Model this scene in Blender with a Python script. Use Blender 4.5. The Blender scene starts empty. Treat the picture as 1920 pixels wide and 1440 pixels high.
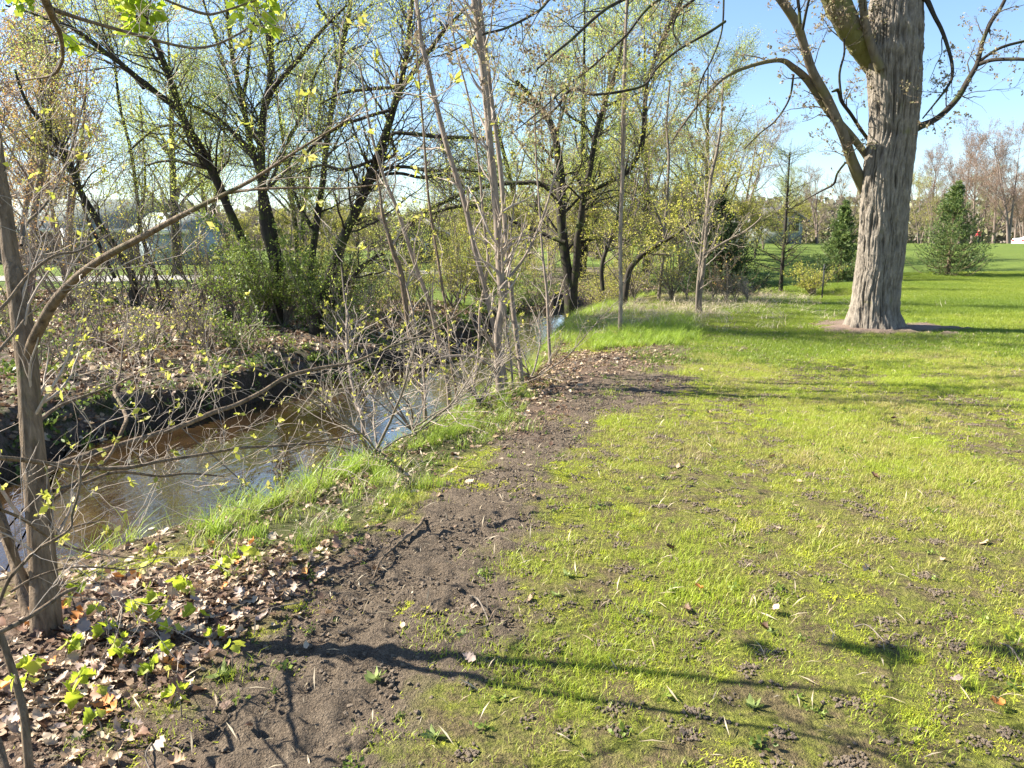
import bpy, math, random
import numpy as np
from math import radians as R_, sin, cos, tan, pi

# ------------------------------------------------------------------ camera, sky, sun, exposure
F = 1397.0; PITCH = R_(10.9); CAMZ = 1.6
SUN_EL, SUN_AZ = R_(39), R_(-76)            # azimuth from +Y, negative = left
sc = bpy.context.scene
cd = bpy.data.cameras.new('camera'); cam = bpy.data.objects.new('camera', cd)
sc.collection.objects.link(cam); sc.camera = cam
cam.location = (0, 0, CAMZ); cam.rotation_euler = (pi/2 - PITCH, 0, 0)
cd.sensor_width = 36; cd.lens = 36*F/1920; cd.clip_end = 3000; cd.clip_start = 0.05
w = bpy.data.worlds.new('World'); sc.world = w; w.use_nodes = True
nt = w.node_tree; nt.nodes.clear()
sky = nt.nodes.new('ShaderNodeTexSky'); sky.sky_type = 'NISHITA'; sky.sun_disc = False
sky.sun_elevation = SUN_EL; sky.sun_rotation = SUN_AZ; sky.air_density = 1.0; sky.dust_density = 0.3; sky.ozone_density = 3.8
bg = nt.nodes.new('ShaderNodeBackground'); bg.inputs[1].default_value = 0.072
wo = nt.nodes.new('ShaderNodeOutputWorld')
nt.links.new(sky.outputs[0], bg.inputs[0]); nt.links.new(bg.outputs[0], wo.inputs[0])
ld = bpy.data.lights.new('sun', 'SUN'); ld.energy = 5.0; ld.angle = R_(0.5); ld.color = (1, .94, .82)
sun = bpy.data.objects.new('sun', ld); sc.collection.objects.link(sun)
sun.rotation_euler = (pi/2 - SUN_EL, 0, -SUN_AZ + pi)      # light travels along local -Z
sc.view_settings.view_transform = 'Standard'; sc.view_settings.look = 'None'
sc.view_settings.exposure = 1.85; sc.view_settings.gamma = 1
sc.render.engine = 'CYCLES'
sc.cycles.max_bounces = 5; sc.cycles.diffuse_bounces = 3; sc.cycles.glossy_bounces = 2; sc.cycles.transmission_bounces = 2
sc.cycles.caustics_reflective = False; sc.cycles.caustics_refractive = False

# ------------------------------------------------------------------ helpers
Cr = np.array([1., 0, 0]); Cf = np.array([0, cos(PITCH), -sin(PITCH)]); Cu = np.array([0, sin(PITCH), cos(PITCH)])
C0 = np.array([0, 0, CAMZ])
def ray(px, py): return Cf + Cr*(px-960)/F + Cu*(720-py)/F
def at_y(px, py, Y):
    d = ray(px, py); return C0 + d*(Y/d[1])
def at_z(px, py, z):
    d = ray(px, py); return C0 + d*((z-CAMZ)/d[2])
def sstep(a, b, x):
    t = np.clip((x-a)/(b-a), 0, 1); return t*t*(3-2*t)

def _hash(ix, iy, iz, seed):
    h = (ix.astype(np.int64)*374761393 + iy.astype(np.int64)*668265263 + iz.astype(np.int64)*2147483647 + seed*1274126177) & 0xffffffff
    h = ((h ^ (h >> 13)) * 1274126177) & 0xffffffff
    h = ((h ^ (h >> 16)) * 2246822519) & 0xffffffff
    return ((h ^ (h >> 15)) & 0xffff)/65535.0
def vnoise(x, y, z=None, seed=0):
    x = np.asarray(x, float); y = np.asarray(y, float); z = np.zeros_like(x) if z is None else np.asarray(z, float)
    x0, y0, z0 = np.floor(x), np.floor(y), np.floor(z)
    u, v, w_ = x-x0, y-y0, z-z0
    u = u*u*(3-2*u); v = v*v*(3-2*v); w_ = w_*w_*(3-2*w_)
    r = 0
    for dx in (0, 1):
        for dy in (0, 1):
            for dz in (0, 1):
                r = r + _hash(x0+dx, y0+dy, z0+dz, seed)*(u if dx else 1-u)*(v if dy else 1-v)*(w_ if dz else 1-w_)
    return r
def fbm(x, y, z=None, o=4, seed=0):
    r = 0; a = .5; f = 1.; s = 0
    for k in range(o):
        r = r + a*vnoise(x*f, y*f, None if z is None else z*f, seed+k*17); s += a; a *= .5; f *= 2.03
    return r/s

def sd_poly(x, y, poly):
    """signed distance, negative inside"""
    P = np.asarray(poly)[:, :2]; x = np.asarray(x, float); y = np.asarray(y, float)
    d = np.full(x.shape, 1e18); ins = np.zeros(x.shape, bool); n = len(P)
    for i in range(n):
        ax, ay = P[i]; bx, by = P[(i+1) % n]; ex, ey = bx-ax, by-ay
        t = np.clip(((x-ax)*ex+(y-ay)*ey)/(ex*ex+ey*ey+1e-12), 0, 1)
        d = np.minimum(d, (x-ax-t*ex)**2+(y-ay-t*ey)**2)
        c = ((ay > y) != (by > y)) & (x < (bx-ax)*(y-ay)/((by-ay) if by != ay else 1e-9)+ax)
        ins ^= c
    return np.where(ins, -1, 1)*np.sqrt(d)
def d_line(x, y, L):
    d = np.full(np.shape(x), 1e18); L = np.asarray(L)
    for i in range(len(L)-1):
        ax, ay = L[i][:2]; bx, by = L[i+1][:2]; ex, ey = bx-ax, by-ay
        t = np.clip(((x-ax)*ex+(y-ay)*ey)/(ex*ex+ey*ey+1e-12), 0, 1)
        d = np.minimum(d, (x-ax-t*ex)**2+(y-ay-t*ey)**2)
    return np.sqrt(d)

# ------------------------------------------------------------------ the stream and the terrain
WZ = -0.88
LIP = [(-14., -1.5), (-8., .6), (-5., 2.1), (-3.2, 3.15), (-2.25, 3.95), (-1.62, 4.65), (-1.28, 5.3), (-.9, 6.4), (-.42, 7.7), (.05, 9.5), (.6, 12.0), (1.0, 14.6), (1.5, 17.2), (2.6, 20.5), (4.4, 24), (8, 27), (16, 31)]
NEAR = []
for i, p in enumerate(LIP):
    a = LIP[max(i-1, 0)]; b = LIP[min(i+1, len(LIP)-1)]
    t = np.array([b[0]-a[0], b[1]-a[1]], float); t /= np.linalg.norm(t)
    NEAR.append((p[0]-t[1]*.5, p[1]+t[0]*.5))
FARE = [(-15., 3.2), (-9., 5.2)] + [tuple(at_z(px, py, WZ)[:2]) for px, py in
        ((0, 905), (130, 850), (260, 812), (443, 765), (567, 722), (700, 702), (820, 661), (880, 638), (940, 606), (987, 583), (1057, 572))] + [(6, 31.5), (16, 36)]
CHAN = NEAR + FARE[::-1]
HILLC = (16., 62.)
def H0(x, y):
    h = 1.35*sstep(26, 64, y + .25*(x-10))*sstep(4, 13, x - (y-30)*.09)
    h = h - 1.0*sstep(66, 82, y)*sstep(6, 14, x)
    h = h + .04*(fbm(x*.35, y*.35, seed=3)-.5)*2
    # low ditch hollow in the mid distance right of the stream
    h = h - .25*np.exp(-((y-24.5)/2.0)**2)*sstep(5.0, 7.5, x)*sstep(13.5, 9, x)
    return h
def H(x, y, fine=True):
    x = np.asarray(x, float); y = np.asarray(y, float)
    base = H0(x, y)
    d = sd_poly(x, y, CHAN); dn = d_line(x, y, NEAR); df = d_line(x, y, FARE)
    near = dn < df
    hn = WZ - .1 + (base - .12 - WZ + .1)*sstep(-.15, .5, d) + .12*sstep(.4, 1.8, d)
    wall = .42 + .14*(fbm(x*.8, y*.8, seed=8)-.5)*2
    wd = .16 + .75*np.maximum(sstep(.50, .62, fbm(x*.45+3, y*.45, seed=9, o=2)), sstep(-5.6, -6.6, x))
    hf = WZ - .1 + (wall+.1)*sstep(-.1, wd, d) + (base - WZ - wall)*np.clip((d-.1)/9., 0, 1)**.75
    hf = hf + .16*(fbm(x*.9, y*.9, seed=5)-.5)*sstep(.3, 1.5, d)*sstep(14, 7, d)
    h = np.where(near, hn, hf)
    h = np.where(d < 0, np.minimum(h, WZ - .1 - .15*sstep(0, -.8, d)), h)
    if fine:
        k = np.clip(1-(y-10)/25, 0, 1)*(d > 0)
        h = h + k*(.018*(fbm(x*5, y*5, seed=11, o=3)-.5) + .014*(fbm(x*19, y*19, seed=12, o=2)-.5))
    return h
def Hs(x, y): return float(H(np.array([x]), np.array([y]))[0])
def G(px, py, far=200):
    d = ray(px, py); t = .5
    ts = np.concatenate([np.arange(1, 12, .04), np.arange(12, far, .15)])
    P = C0 + d*ts[:, None]; hh = H(P[:, 0], P[:, 1])
    i = np.argmax(P[:, 2] < hh)
    return P[i] if P[i, 2] < hh[i] else P[-1]

PZ = lambda L, z=-.03: [tuple(at_z(a, b, z)[:2]) for a, b in L]
SOIL = PZ([(560, 1700), (720, 1420), (745, 1290), (860, 1250), (955, 1170), (925, 1060), (1005, 950), (1045, 875), (1115, 795), (1262, 745), (1300, 665),
           (1225, 648), (1090, 672), (1000, 745), (960, 820), (890, 890), (770, 975), (640, 1080), (470, 1230), (300, 1400), (200, 1700)])
LITT = PZ([(-300, 1700), (-300, 1150), (90, 1130), (300, 1075), (420, 1050), (560, 1075), (640, 1105), (590, 1170), (470, 1270), (300, 1420), (250, 1700)], -.12)
BANKG = PZ([(300, 1040), (310, 960), (480, 880), (640, 830), (800, 770), (900, 745), (1000, 750), (965, 830), (890, 890), (770, 975), (650, 1085), (450, 1085)], -.12)
LITT2 = PZ([(890, 750), (940, 700), (1000, 668), (1120, 655), (1235, 650), (1250, 690), (1100, 710), (1060, 790), (960, 830), (900, 790)])
LUSHB = PZ([(1235, 655), (1330, 672), (1500, 690), (1700, 672), (1930, 660), (2400, 650), (2400, 465), (1700, 470), (1380, 520), (1240, 610)], 0)
LUSH2 = PZ([(1120, 632), (1160, 622), (1290, 600), (1300, 650), (1230, 652), (1130, 655)])
SLOPEG = PZ([(1030, 650), (1080, 590), (1160, 565), (1180, 620), (1120, 650)], -.15)
DEADG = PZ([(1180, 612), (1220, 585), (1320, 565), (1440, 545), (1450, 560), (1330, 590), (1260, 612)])
FARG = PZ([(-900, 541), (300, 543), (560, 547), (700, 545), (880, 556), (1000, 548), (1010, 470), (-900, 470)], -.02)
PATH = PZ([(-600, 527), (200, 527), (600, 522), (900, 509), (1040, 503), (1040, 498), (900, 503), (600, 514), (200, 517), (-600, 517)], 0)
TREEB = at_z(1640, 612, 0.0)
def masks(x, y):
    x = np.asarray(x, float); y = np.asarray(y, float)
    n1 = (fbm(x*2.2, y*2.2, seed=21)-.5); n2 = (fbm(x*9, y*9, seed=22, o=3)-.5)
    n = n1*.8*np.clip(y/7, .5, 2) + n2*.5
    m = {}
    m['soil'] = sstep(.1, -.1, sd_poly(x, y, SOIL) - .10 + n*.8)
    m['litter'] = np.maximum(sstep(.2, -.2, sd_poly(x, y, LITT) + n), .9*sstep(.2, -.2, sd_poly(x, y, LITT2) + n))
    m['bankg'] = np.maximum(sstep(.2, -.2, sd_poly(x, y, BANKG) + n), sstep(.2, -.2, sd_poly(x, y, SLOPEG) + n))
    m['lush'] = np.maximum(sstep(1.0, -1.0, sd_poly(x, y, LUSHB) + n*2), sstep(.2, -.2, sd_poly(x, y, LUSH2) + n))
    m['dead'] = sstep(.4, -.4, sd_poly(x, y, DEADG) + n*2)
    d = sd_poly(x, y, CHAN); nearb = d_line(x, y, NEAR) < d_line(x, y, FARE)
    m['d'] = d; m['near'] = nearb
    fg = sstep(.6, -.6, sd_poly(x, y, FARG) + n*2)
    fg = np.maximum(np.maximum(fg, sstep(13, 15, d)*sstep(-2, 1, x)), sstep(5.5, 7.5, x)*sstep(24, 26, y)); m['farlit'] = np.where(nearb, 0, 1-fg); m['farg'] = np.where(nearb, 0, fg)
    m['path'] = sstep(.12, -.12, sd_poly(x, y, PATH) + n*.25)
    r = np.hypot((x-TREEB[0])/1.15, (y-TREEB[1]+.25)/1.05)
    m['mulch'] = sstep(1.12, .85, r + n*.9)
    return m

# ------------------------------------------------------------------ mesh / object plumbing
def mesh_np(name, V, quads=None, tris=None, mat=None, attrs=None, smooth=False):
    me = bpy.data.meshes.new(name)
    V = np.asarray(V, np.float32); me.vertices.add(len(V)); me.vertices.foreach_set('co', V.ravel())
    parts = []; st = []; tot = []; off = 0
    for A, k in ((quads, 4), (tris, 3)):
        if A is not None and len(A):
            A = np.asarray(A, np.int32); parts.append(A.ravel()); st.append(off+np.arange(len(A))*k); tot.append(np.full(len(A), k)); off += A.size
    if parts:
        L = np.concatenate(parts); me.loops.add(len(L)); me.loops.foreach_set('vertex_index', L)
        S = np.concatenate(st).astype(np.int32); me.polygons.add(len(S)); me.polygons.foreach_set('loop_start', S)
        me.polygons.foreach_set('loop_total', np.concatenate(tot).astype(np.int32))
        if smooth: me.polygons.foreach_set('use_smooth', np.ones(len(S), bool))
    for k, v in (attrs or {}).items():
        v = np.asarray(v, np.float32)
        if v.ndim == 1: a = me.attributes.new(k, 'FLOAT', 'POINT'); a.data.foreach_set('value', v)
        else: a = me.attributes.new(k, 'FLOAT_VECTOR', 'POINT'); a.data.foreach_set('vector', v.ravel())
    me.update(calc_edges=True)
    if mat: me.materials.append(mat)
    return me
def link(name, me, parent=None, kind=None, label=None, cat=None, group=None):
    o = bpy.data.objects.new(name, me); sc.collection.objects.link(o)
    if parent: o.parent = parent
    tag(o, label, cat, group, kind); return o
def tag(o, label=None, cat=None, group=None, kind=None):
    if label: o['label'] = label
    if cat: o['category'] = cat
    if group: o['group'] = group
    if kind: o['kind'] = kind
def empty(name, label, cat, group=None, loc=(0, 0, 0), rz=0):
    o = bpy.data.objects.new(name, None); sc.collection.objects.link(o)
    o.location = loc; o.rotation_euler = (0, 0, rz); tag(o, label, cat, group); return o
def kids(o): return [c for c in bpy.data.objects if c.parent == o]
def copy_thing(o, children, loc, rz=0, s=1, label=None, group=None):
    c = o.copy(); sc.collection.objects.link(c); c.location = loc; c.rotation_euler = (0, 0, rz); c.scale = (s, s, s)
    if label: c['label'] = label
    if group: c['group'] = group
    for ch in children:
        d = ch.copy(); sc.collection.objects.link(d); d.parent = c
    return c

class MB:
    def __init__(s): s.V = []; s.Q = []; s.T = []; s.n = 0
    def add(s, V, Q=None, T=None):
        V = np.asarray(V, float); s.V.append(V)
        if Q is not None and len(Q): s.Q.append(np.asarray(Q)+s.n)
        if T is not None and len(T): s.T.append(np.asarray(T)+s.n)
        s.n += len(V)
    def box(s, x0, x1, y0, y1, z0, z1):
        s.add([(x, y, z) for z in (z0, z1) for y in (y0, y1) for x in (x0, x1)],
              [(0, 2, 3, 1), (4, 5, 7, 6), (0, 1, 5, 4), (2, 6, 7, 3), (0, 4, 6, 2), (1, 3, 7, 5)])
    def mesh(s, name, mat, smooth=False):
        return mesh_np(name, np.concatenate(s.V), np.concatenate(s.Q) if s.Q else None, np.concatenate(s.T) if s.T else None, mat, smooth=smooth)

def tubes(P, Rr, sides, cap=False):
    """P (n,k,3), Rr (n,k) -> V, quads"""
    n, k, _ = P.shape
    T = np.gradient(P, axis=1); T /= np.linalg.norm(T, axis=2, keepdims=True)+1e-9
    m = T.mean(axis=1); ref = np.where(np.abs(m[:, 2:3]) < .8, np.array([[0, 0, 1.]]), np.array([[1., 0, 0]]))
    U = np.cross(T, ref[:, None, :]); U /= np.linalg.norm(U, axis=2, keepdims=True)+1e-9
    W = np.cross(T, U)
    a = np.arange(sides)*2*pi/sides
    V = P[:, :, None, :] + Rr[:, :, None, None]*(np.cos(a)[None, None, :, None]*U[:, :, None, :] + np.sin(a)[None, None, :, None]*W[:, :, None, :])
    idx = np.arange(n*k*sides).reshape(n, k, sides); nx = np.roll(idx, -1, axis=2)
    Q = np.stack([idx[:, :-1], nx[:, :-1], nx[:, 1:], idx[:, 1:]], axis=-1).reshape(-1, 4)
    return V.reshape(-1, 3), Q
def catmull(pts, m):
    pts = np.asarray(pts, float); n = len(pts)
    if n == 2: return pts[0] + (pts[1]-pts[0])*np.linspace(0, 1, m)[:, None]
    e = np.vstack([2*pts[0]-pts[1], pts, 2*pts[-1]-pts[-2]])
    ts = np.linspace(0, n-1-1e-6, m); i = ts.astype(int); t = (ts-i)[:, None]
    a, b, c, d = e[i], e[i+1], e[i+2], e[i+3]
    return .5*(2*b + (c-a)*t + (2*a-5*b+4*c-d)*t*t + (3*b-a-3*c+d)*t**3)

def grow(P, Rr, n, t0, t1, ang, L, K, wig, trop, rr, rng, rmin=.0015, taper=.3, Lrel=False, tpow=1.):
    """children of polylines P(N,k,3)"""
    N, k, _ = P.shape
    if not isinstance(n, np.ndarray): n = np.full(N, n)
    par = np.repeat(np.arange(N), n); M = len(par)
    t = t0+(t1-t0)*rng.random(M)**tpow
    s = t*(k-1); i = np.minimum(s.astype(int), k-2); f = (s-i)[:, None]
    A, B = P[par, i], P[par, i+1]
    st = A*(1-f)+B*f; T = B-A; T /= np.linalg.norm(T, axis=1, keepdims=True)+1e-9
    r0 = Rr[par, i]*(1-f[:, 0])+Rr[par, i+1]*f[:, 0]
    ra = rng.normal(size=(M, 3)); ra -= T*(ra*T).sum(1, keepdims=True); ra /= np.linalg.norm(ra, axis=1, keepdims=True)+1e-9
    an = ang*(.7+.6*rng.random(M))[:, None]
    D = T*np.cos(an)+ra*np.sin(an)
    ln = L*(.45+.9*rng.random(M))*(1-.45*t)
    if Lrel: ln = ln*np.linalg.norm(P[par, -1]-P[par, 0], axis=1)
    out = np.zeros((M, K, 3)); out[:, 0] = st
    trop = np.asarray(trop, float)
    for j in range(1, K):
        D = D + wig*rng.normal(size=(M, 3)) + trop/(K-1)
        D /= np.linalg.norm(D, axis=1, keepdims=True)
        out[:, j] = out[:, j-1] + D*(ln/(K-1))[:, None]
    rr0 = np.maximum(r0*rr*(.6+.5*rng.random(M)), rmin)
    RR = rr0[:, None]*np.linspace(1, taper, K)[None, :]
    return out, np.maximum(RR, rmin*.7)
def pts_on(P, n, rng, t0=.1, t1=1., jit=.0):
    N, k, _ = P.shape; par = rng.integers(0, N, n); s = (t0+(t1-t0)*rng.random(n))*(k-1); i = np.minimum(s.astype(int), k-2); f = (s-i)[:, None]
    q = P[par, i]*(1-f)+P[par, i+1]*f; T = P[par, i+1]-P[par, i]
    return q + rng.normal(size=(n, 3))*jit, T/(np.linalg.norm(T, axis=1, keepdims=True)+1e-9)
def leaf_quads(pos, size, rng, D=None, aspect=.55, spread=1., fold=.25):
    n = len(pos); d = rng.normal(size=(n, 3))*spread
    if D is not None: d = d*1.0 + D
    d /= np.linalg.norm(d, axis=1, keepdims=True)+1e-9
    r = rng.normal(size=(n, 3)); s = np.cross(d, r); s /= np.linalg.norm(s, axis=1, keepdims=True)+1e-9
    u = np.cross(s, d)
    L = (size*(.55+.9*rng.random(n)))[:, None]
    a = pos; b = pos+d*L*.5+s*L*aspect*.5+u*L*fold*.3; c = pos+d*L; e = pos+d*L*.5-s*L*aspect*.5+u*L*fold*.3
    V = np.stack([a, b, c, e], 1).reshape(-1, 3)
    Q = np.arange(4*n).reshape(n, 4)
    return V, Q, np.repeat(rng.random(n), 4)

# ------------------------------------------------------------------ materials
def newmat(name):
    m = bpy.data.materials.new(name); m.use_nodes = True; n = m.node_tree; n.nodes.clear()
    return m, n, n.nodes.new('ShaderNodeOutputMaterial')
def nd(n, t, **kw):
    x = n.nodes.new(t)
    for k, v in kw.items():
        if k.startswith('i_'):
            key = k[2:]; key = int(key) if key.isdigit() else key.replace('_', ' ')
            if isinstance(v, bpy.types.NodeSocket): n.links.new(v, x.inputs[key])
            else: x.inputs[key].default_value = v
        else: setattr(x, k, v)
    return x
def ramp(n, fac, stops):
    r = n.nodes.new('ShaderNodeValToRGB'); e = r.color_ramp.elements
    while len(e) < len(stops): e.new(.5)
    for i, (p, c) in enumerate(stops): e[i].position = p; e[i].color = (*c, 1)
    n.links.new(fac, r.inputs[0]); return r.outputs[0]
def noise(n, scale, detail=4, rough=.55, vec=None, dist=0):
    x = nd(n, 'ShaderNodeTexNoise', i_Scale=scale, i_Detail=detail, i_Roughness=rough, i_Distortion=dist)
    if vec is not None: n.links.new(vec, x.inputs['Vector'])
    return x.outputs[0]
def math_(n, op, a, b=0.0):
    x = nd(n, 'ShaderNodeMath', operation=op)
    for i, v in enumerate((a, b)):
        if isinstance(v, bpy.types.NodeSocket): n.links.new(v, x.inputs[i])
        else: x.inputs[i].default_value = v
    return x.outputs[0]
def mixc(n, f, a, b):
    x = nd(n, 'ShaderNodeMix', data_type='RGBA')
    for s, v in ((x.inputs[0], f), (x.inputs[6], a), (x.inputs[7], b)):
        if isinstance(v, bpy.types.NodeSocket): n.links.new(v, s)
        else: s.default_value = v if not isinstance(v, tuple) else (*v, 1)
    return x.outputs[2]
def attr(n, name, typ='GEOMETRY', out=2):
    return nd(n, 'ShaderNodeAttribute', attribute_name=name, attribute_type=typ).outputs[out]
def bump(n, h, strength, dist):
    return nd(n, 'ShaderNodeBump', i_Strength=strength, i_Distance=dist, i_Height=h).outputs[0]

def leafmat(name, stops, trans=.45, inst=False, world=0.0, rough=.5, spec=.35):
    m, n, o = newmat(name)
    v = attr(n, 'tint')
    if inst:
        v = math_(n, 'ADD', math_(n, 'MULTIPLY', v, .35), math_(n, 'MULTIPLY', attr(n, 'tint', 'INSTANCER'), .65))
    if world:
        g = nd(n, 'ShaderNodeNewGeometry'); w_ = noise(n, world, 3, .6, g.outputs[0])
        v = math_(n, 'ADD', math_(n, 'MULTIPLY', v, .6), math_(n, 'SUBTRACT', math_(n, 'MULTIPLY', w_, 1.3), .45))
    c = ramp(n, v, stops)
    p = nd(n, 'ShaderNodeBsdfPrincipled', i_Base_Color=c, i_Roughness=rough); p.inputs['Specular IOR Level'].default_value = spec
    t = nd(n, 'ShaderNodeBsdfTranslucent', i_Color=c)
    mx = nd(n, 'ShaderNodeMixShader', i_0=trans); n.links.new(p.outputs[0], mx.inputs[1]); n.links.new(t.outputs[0], mx.inputs[2])
    n.links.new(mx.outputs[0], o.inputs[0]); return m
def barkmat(name, c0, c1, scale=14, stretch=.18, b=.6, bd=.02, moss=None, mossamt=.5, rough=.85, extra=None):
    m, n, o = newmat(name)
    g = nd(n, 'ShaderNodeNewGeometry'); mp = nd(n, 'ShaderNodeMapping', i_Scale=(1, 1, stretch)); n.links.new(g.outputs[0], mp.inputs[0])
    f = noise(n, scale, 6, .65, mp.outputs[0], .4)
    c = ramp(n, f, [(.3, c0), (.7, c1)])
    f2 = noise(n, scale*.25, 3, .5, g.outputs[0]); c = mixc(n, math_(n, 'MULTIPLY', f2, .5), c, tuple(.6*k for k in c0))
    if extra:      # ridge / furrow tone from the bark's own relief
        c = mixc(n, math_(n, 'MULTIPLY', attr(n, 'furrow'), 1.), c, extra)
    if moss:
        f3 = noise(n, 2.6, 5, .65, g.outputs[0]); k = ramp(n, f3, [(.62-mossamt*.3, (0, 0, 0)), (.72-mossamt*.3, (1, 1, 1))])
        c = mixc(n, math_(n, 'MULTIPLY', k, .7), c, moss)
    p = nd(n, 'ShaderNodeBsdfPrincipled', i_Base_Color=c, i_Roughness=rough, i_Normal=bump(n, f, b, bd)); p.inputs['Specular IOR Level'].default_value = .2
    n.links.new(p.outputs[0], o.inputs[0]); return m
def flatmat(name, c0, c1=None, scale=8, rough=.8, b=.15, spec=.3):
    m, n, o = newmat(name); tc = nd(n, 'ShaderNodeTexCoord').outputs['Object']
    f = noise(n, scale, 5, .6, tc); c = mixc(n, f, c0, c1 or tuple(.8*k for k in c0))
    p = nd(n, 'ShaderNodeBsdfPrincipled', i_Base_Color=c, i_Roughness=rough, i_Normal=bump(n, f, b, .02)); p.inputs['Specular IOR Level'].default_value = spec
    n.links.new(p.outputs[0], o.inputs[0]); return m

# ------------------------------------------------------------------ ground
def build_ground():
    rows = [-40, -25, -15, -9, -6, -4, -2.5, -1.5, -.7, 0, .5]
    y = .8
    while y < 900: rows.append(y); y += max(.022, .0092*y)*(1 if y < 60 else 3.5)
    rows = np.array(rows); t = np.linspace(-1, 1, 461); u = .95*t+4.0*t**9
    X = u[None, :]*(np.maximum(rows, 0)[:, None]+2.2); Y = np.repeat(rows[:, None], len(t), 1)
    x, y = X.ravel(), Y.ravel(); z = H(x, y); m = masks(x, y)
    cl = m['soil']*np.clip(1-(y-6)/10, 0, 1)
    z = z + cl*(.065*(fbm(x*16, y*16, seed=31, o=3)-.5)+.03*(fbm(x*4, y*4, seed=32, o=2)-.5))
    z = z + .05*m['mulch']
    nr, nc = X.shape; idx = np.arange(nr*nc).reshape(nr, nc)
    Q = np.stack([idx[:-1, :-1], idx[:-1, 1:], idx[1:, 1:], idx[1:, :-1]], -1).reshape(-1, 4)
    nearlit = np.maximum(m['litter'], np.where(m['near'] & (m['d'] < .7), .8*(1-m['bankg']), 0))
    mt, n, o = newmat('ground_cover')
    g = nd(n, 'ShaderNodeNewGeometry').outputs[0]
    a1 = nd(n, 'ShaderNodeSeparateXYZ', i_0=attr(n, 'zone_a', out=1)); a2 = nd(n, 'ShaderNodeSeparateXYZ', i_0=attr(n, 'zone_b', out=1)); a3 = nd(n, 'ShaderNodeSeparateXYZ', i_0=attr(n, 'zone_c', out=1))
    nf = noise(n, 40, 5, .7, g); nm = noise(n, 6, 5, .65, g); nl = noise(n, .9, 4, .6, g); nn = noise(n, 140, 3, .6, g)
    lawn = mixc(n, ramp(n, nm, [(.42, (0, 0, 0)), (.6, (1, 1, 1))]), ramp(n, nf, [(.3, (.08, .09, .02)), (.7, (.30, .31, .055))]), ramp(n, nf, [(.3, (.055, .045, .025)), (.7, (.26, .20, .10))]))
    soil = mixc(n, ramp(n, nm, [(.35, (0, 0, 0)), (.7, (1, 1, 1))]), ramp(n, nn, [(.3, (.05, .037, .027)), (.7, (.235, .18, .128))]), ramp(n, nf, [(.3, (.085, .064, .046)), (.7, (.29, .225, .16))]))
    lit = ramp(n, nf, [(.3, (.05, .035, .025)), (.45, (.15, .10, .07)), (.7, (.30, .22, .17))])
    bankg = ramp(n, nf, [(.3, (.05, .06, .015)), (.7, (.13, .13, .05))])
    lush = mixc(n, nl, ramp(n, nf, [(.3, (.055, .085, .012)), (.7, (.13, .17, .028))]), ramp(n, nf, [(.3, (.08, .105, .014)), (.7, (.18, .20, .033))]))
    farl = mixc(n, ramp(n, nm, [(.45, (0, 0, 0)), (.6, (1, 1, 1))]), ramp(n, nf, [(.3, (.09, .065, .05)), (.75, (.32, .25, .20))]), ramp(n, nf, [(.3, (.035, .04, .015)), (.7, (.10, .11, .04))]))
    farg = mixc(n, nl, (.09, .145, .025), (.16, .20, .04))
    path = ramp(n, nf, [(.3, (.30, .28, .25)), (.7, (.42, .40, .36))])
    mul = ramp(n, nf, [(.3, (.16, .11, .085)), (.7, (.42, .31, .24))])
    dead = ramp(n, nf, [(.3, (.15, .12, .07)), (.7, (.36, .30, .19))])
    mud = ramp(n, nf, [(.3, (.025, .018, .013)), (.7, (.12, .088, .062))])
    c = mixc(n, a2.outputs[0], lawn, lush)
    for f, k in ((a1.outputs[2], bankg), (a3.outputs[0], dead), (a1.outputs[0], soil), (a1.outputs[1], lit), (a2.outputs[1], farl), (a2.outputs[2], farg), (a3.outputs[1], path), (a3.outputs[2], mul), (attr(n, 'mud'), mud)):
        c = mixc(n, f, c, k)
    hgt = math_(n, 'ADD', nf, math_(n, 'MULTIPLY', nn, .5))
    p = nd(n, 'ShaderNodeBsdfPrincipled', i_Base_Color=c, i_Roughness=.95, i_Normal=bump(n, hgt, 1., .05)); p.inputs['Specular IOR Level'].default_value = .15
    n.links.new(p.outputs[0], o.inputs[0])
    mud_ = np.where(m['near'], sstep(WZ+.12, WZ+.02, z), np.maximum(sstep(WZ+.2, WZ+.03, z), .75*sstep(.25, .1, m['d']))*(m['d'] > -1))
    mud_ = np.where(m['d'] < 0, 1, mud_)
    me = mesh_np('ground', np.stack([x, y, z], 1), Q, None, mt, smooth=True, attrs={
        'zone_a': np.stack([m['soil'], nearlit, m['bankg']], 1), 'zone_b': np.stack([m['lush'], m['farlit'], m['farg']], 1),
        'zone_c': np.stack([m['dead'], m['path'], m['mulch']], 1), 'mud': mud_})
    link('ground', me, kind='structure')
build_ground()

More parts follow.
